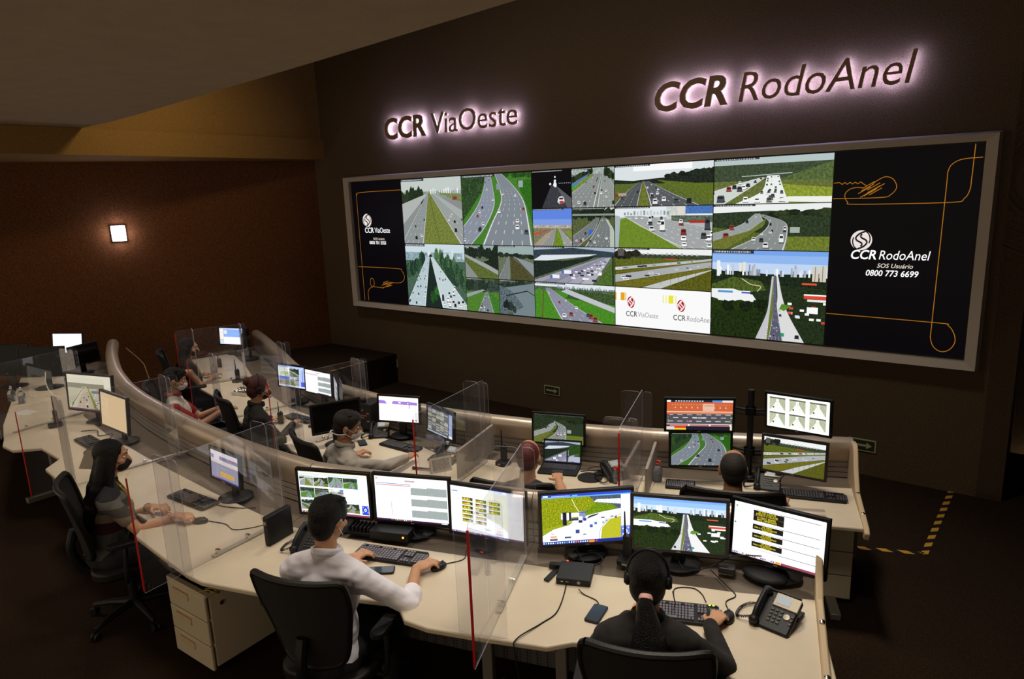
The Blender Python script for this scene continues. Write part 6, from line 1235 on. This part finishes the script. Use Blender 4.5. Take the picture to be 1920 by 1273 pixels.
def mat_stripes():
    m = mat('striped_grey_and_maroon_knit', '5c5850', .95, bump=.4, bscale=40); nt = m.node_tree; bs = nt.nodes['Principled BSDF']; tc = nt.nodes.new('ShaderNodeTexCoord'); s_ = nt.nodes.new('ShaderNodeSeparateXYZ'); nt.links.new(tc.outputs['Object'], s_.inputs[0])
    r = nt.nodes.new('ShaderNodeValToRGB'); r.color_ramp.interpolation = 'CONSTANT'; e = r.color_ramp.elements; e[0].position = 0; e[0].color = (*srgb('4a4a48'), 1); e[1].position = .70; e[1].color = (*srgb('3c1418'), 1)
    for p_, c in ((.78, '7a6c5c'), (.84, '4a4640'), (.90, '6c6a66'), (.95, '2c2a2c')): q = e.new(p_); q.color = (*srgb(c), 1)
    nt.links.new(s_.outputs['Z'], r.inputs[0]); nt.links.new(r.outputs[0], bs.inputs['Base Color']); return m
Z = .795; ZB2 = .595
def ex_watch(body, T, H, HM, arms, sc):
    for i, (s_, sh, el, w_) in enumerate(arms):
        for q in ((0, .012) if i == 0 else (0,)):
            c = w_.lerp(el, .14+q*3); b = MB(); d = (el-w_).to_track_quat('Z', 'Y').to_matrix(); b.tube([c+d @ Vector((.034*cos(a), .034*sin(a), 0)) for a in [radians(t) for t in range(0, 361, 24)]], .004, 6, cap=False); b.build('bracelet', mat('gold_bracelet', 'c8a050', .25, metal=1), body)
    b = MB(); b.tube(curve_pts([T((-.045, .03, .50)), T((-.035, .10, .40)), T((.0, .135, .30)), T((.035, .10, .40)), T((.045, .03, .50))], 6), .006, 6); b.build('lanyard', mat('yellow_lanyard', 'b8a030', .7), body)
def ex_lanyard(body, T, H, HM, arms, sc):
    b = MB(); b.tube(curve_pts([T((-.045, .03, .50)), T((-.04, .13, .36)), T((.0, .15, .20)), T((.04, .13, .36)), T((.045, .03, .50))], 6), .006, 6); b.build('lanyard', mat('yellow_lanyard', 'b8a030', .7), body)
def ex_polo(body, T, H, HM, arms, sc):
    b = MB()
    for s_, sh, el, w_ in arms: b.ell(sh, (.074, .074, .072)); b.cap(sh, .066, sh.lerp(el, .66), .060)
    sl = remesh(b, 'sleeve', M_redsh, body, .008, 3)
    s_, sh, el, w_ = arms[1]; b = MB(); c = sh.lerp(el, .25); b.ell(c+Vector((.058, -.03, .015)), (.012, .014, .016)); b.box(c+Vector((.058, -.02, -.025)), (.008, .05, .012)); b.build('sleeve_emblem', M_white, body)
    b = MB(); b.tube([w_.lerp(el, .12)+Vector((.03*cos(a), 0, .03*sin(a))) for a in [radians(t) for t in range(0, 361, 24)]], .007, 6, cap=False); b.build('wristwatch', M_blk, body)
def ex_cuff(body, T, H, HM, arms, sc): pass
person((-2.745, 1.82), 20, 'man in a white shirt with rolled sleeves seated with his back to us', (-3.00, 2.20, Z), (-2.60, 2.34, Z), lean=10, hy=-6, hp=-14, top=M_shirtw, sleeve='roll', mask=M_maskb, extra={'strap': M_maskw}, hd=((.35, .9, 0), (.3, .95, 0)), sc=1.04, elbow_out=1.1)
person((-1.17, 2.30), 25, 'woman with a ponytail and headset in a black jacket, seated with her back to us', (-1.43, 2.62, Z), (-1.09, 2.78, Z), lean=9, hy=-3, hp=-10, top=M_blkcl, hair='tail', hairm=M_hairb, female=True, headset=True, hd=(None, (.1, 1, 0)), sc=1.0, skin=M_skin, elbow_out=1.0, extra={'top': 'jacket'})
person((-4.87, 1.62), -20, 'long-haired woman in a black mask and striped jumper with her hand on a mouse', (-4.70, 1.87, Z), (-4.42, 1.90, Z), lean=8, hy=-12, hp=-6, top=mat_stripes(), sleeve='short', hair='long', hairm=M_hairb, mask=M_maskb, female=True, hd=((.8, .3, 0), (.95, .25, 0)), extra={'fn': ex_watch, 'nocollar': True, 'top': 'jumper'}, elbow_out=.3)
person((-2.673, 3.41), 22, 'red-haired person in a dark sleeveless top typing on the laptop', (-3.146, 4.114, ZB2), (-2.926, 4.224, ZB2), lean=17, hp=-16, top=M_charc, sleeve='none', hair='crop', hairm=mat('bright_red_hair', '5c1410', .5, bump=.6, bscale=70), elbow_out=1.3, extra={'top': 'vest'})
person((-1.43, 3.971), 22, 'balding man with a dark shirt seated before the four pole monitors', (-1.958, 4.466, ZB2), (-1.32, 4.642, ZB2), lean=5, hp=-8, top=M_blkcl, sleeve='long', hair='crop', hairm=mat('cropped_black_hair', '201813', .7, bump=.5, bscale=200), skin=M_skin2, sc=1.03)
person((-4.411, 3.19), -16, 'man in a grey jumper with a tied white mask, reaching for his mouse', (-4.708, 3.608, ZB2), (-4.202, 3.85, ZB2), lean=10, hy=-28, hp=-14, top=M_grey, hair='short', hairm=M_hairbr, mask=M_maskw, extra={'tie': True, 'top': 'jumper'}, skin=M_skin2, elbow_out=1.2)
person((-6.094, 3.476), -18, 'woman with her auburn hair in a bun, in black, hand on a mouse', (-6.292, 3.795, ZB2), (-5.918, 3.806, ZB2), lean=6, hy=-4, hp=-12, top=M_blkcl, hair='bun', hairm=M_hairred, female=True, headset=True, mask=M_maskb)
person((-7.172, 3.278), -28, 'man in a red and white polo shirt and white mask, hands clasped', (-6.996, 3.63, 0.644), (-6.886, 3.608, 0.644), lean=-4, hy=-6, hp=-14, top=mat('cream_polo', 'c4bcae', .85, bump=.3, bscale=20), sleeve='short', hair='short', mask=M_maskw, extra={'fn': ex_polo, 'collar': M_redsh}, hd=((.8, .5, -.1), (.2, .9, 0)), elbow_out=.4)
person((-8.701, 4.125), -24, 'woman with long black hair in a sleeveless black dress, farthest in the back row', (-8.822, 4.422, ZB2), (-8.58, 4.422, 0.6), lean=4, hy=-22, hp=-6, top=M_blkcl, sleeve='none', hair='long', mask=M_maskb, female=True, extra={'fn': ex_lanyard, 'top': 'dress'})
chair((-1.17, 2.30), 25, 'black office chair under the woman with the ponytail'); chair((-4.87, 1.62), -20, 'black office chair under the masked woman in the striped jumper'); chair((-2.673, 3.41), 22, 'black office chair under the red-haired person'); hc_ = chair((-1.441, 3.96), 22, 'wide high-backed black office chair under the balding man', .06); hc_.scale = (1.12, 1.0, 1.17)
chair((-4.411, 3.19), -16, 'black office chair under the man in grey'); chair((-6.094, 3.476), -18, 'black office chair under the bun-haired woman'); chair((-7.172, 3.278), -28, 'black office chair under the man in red and white'); chair((-8.701, 4.125), -24, 'black office chair under the woman in the sleeveless dress')
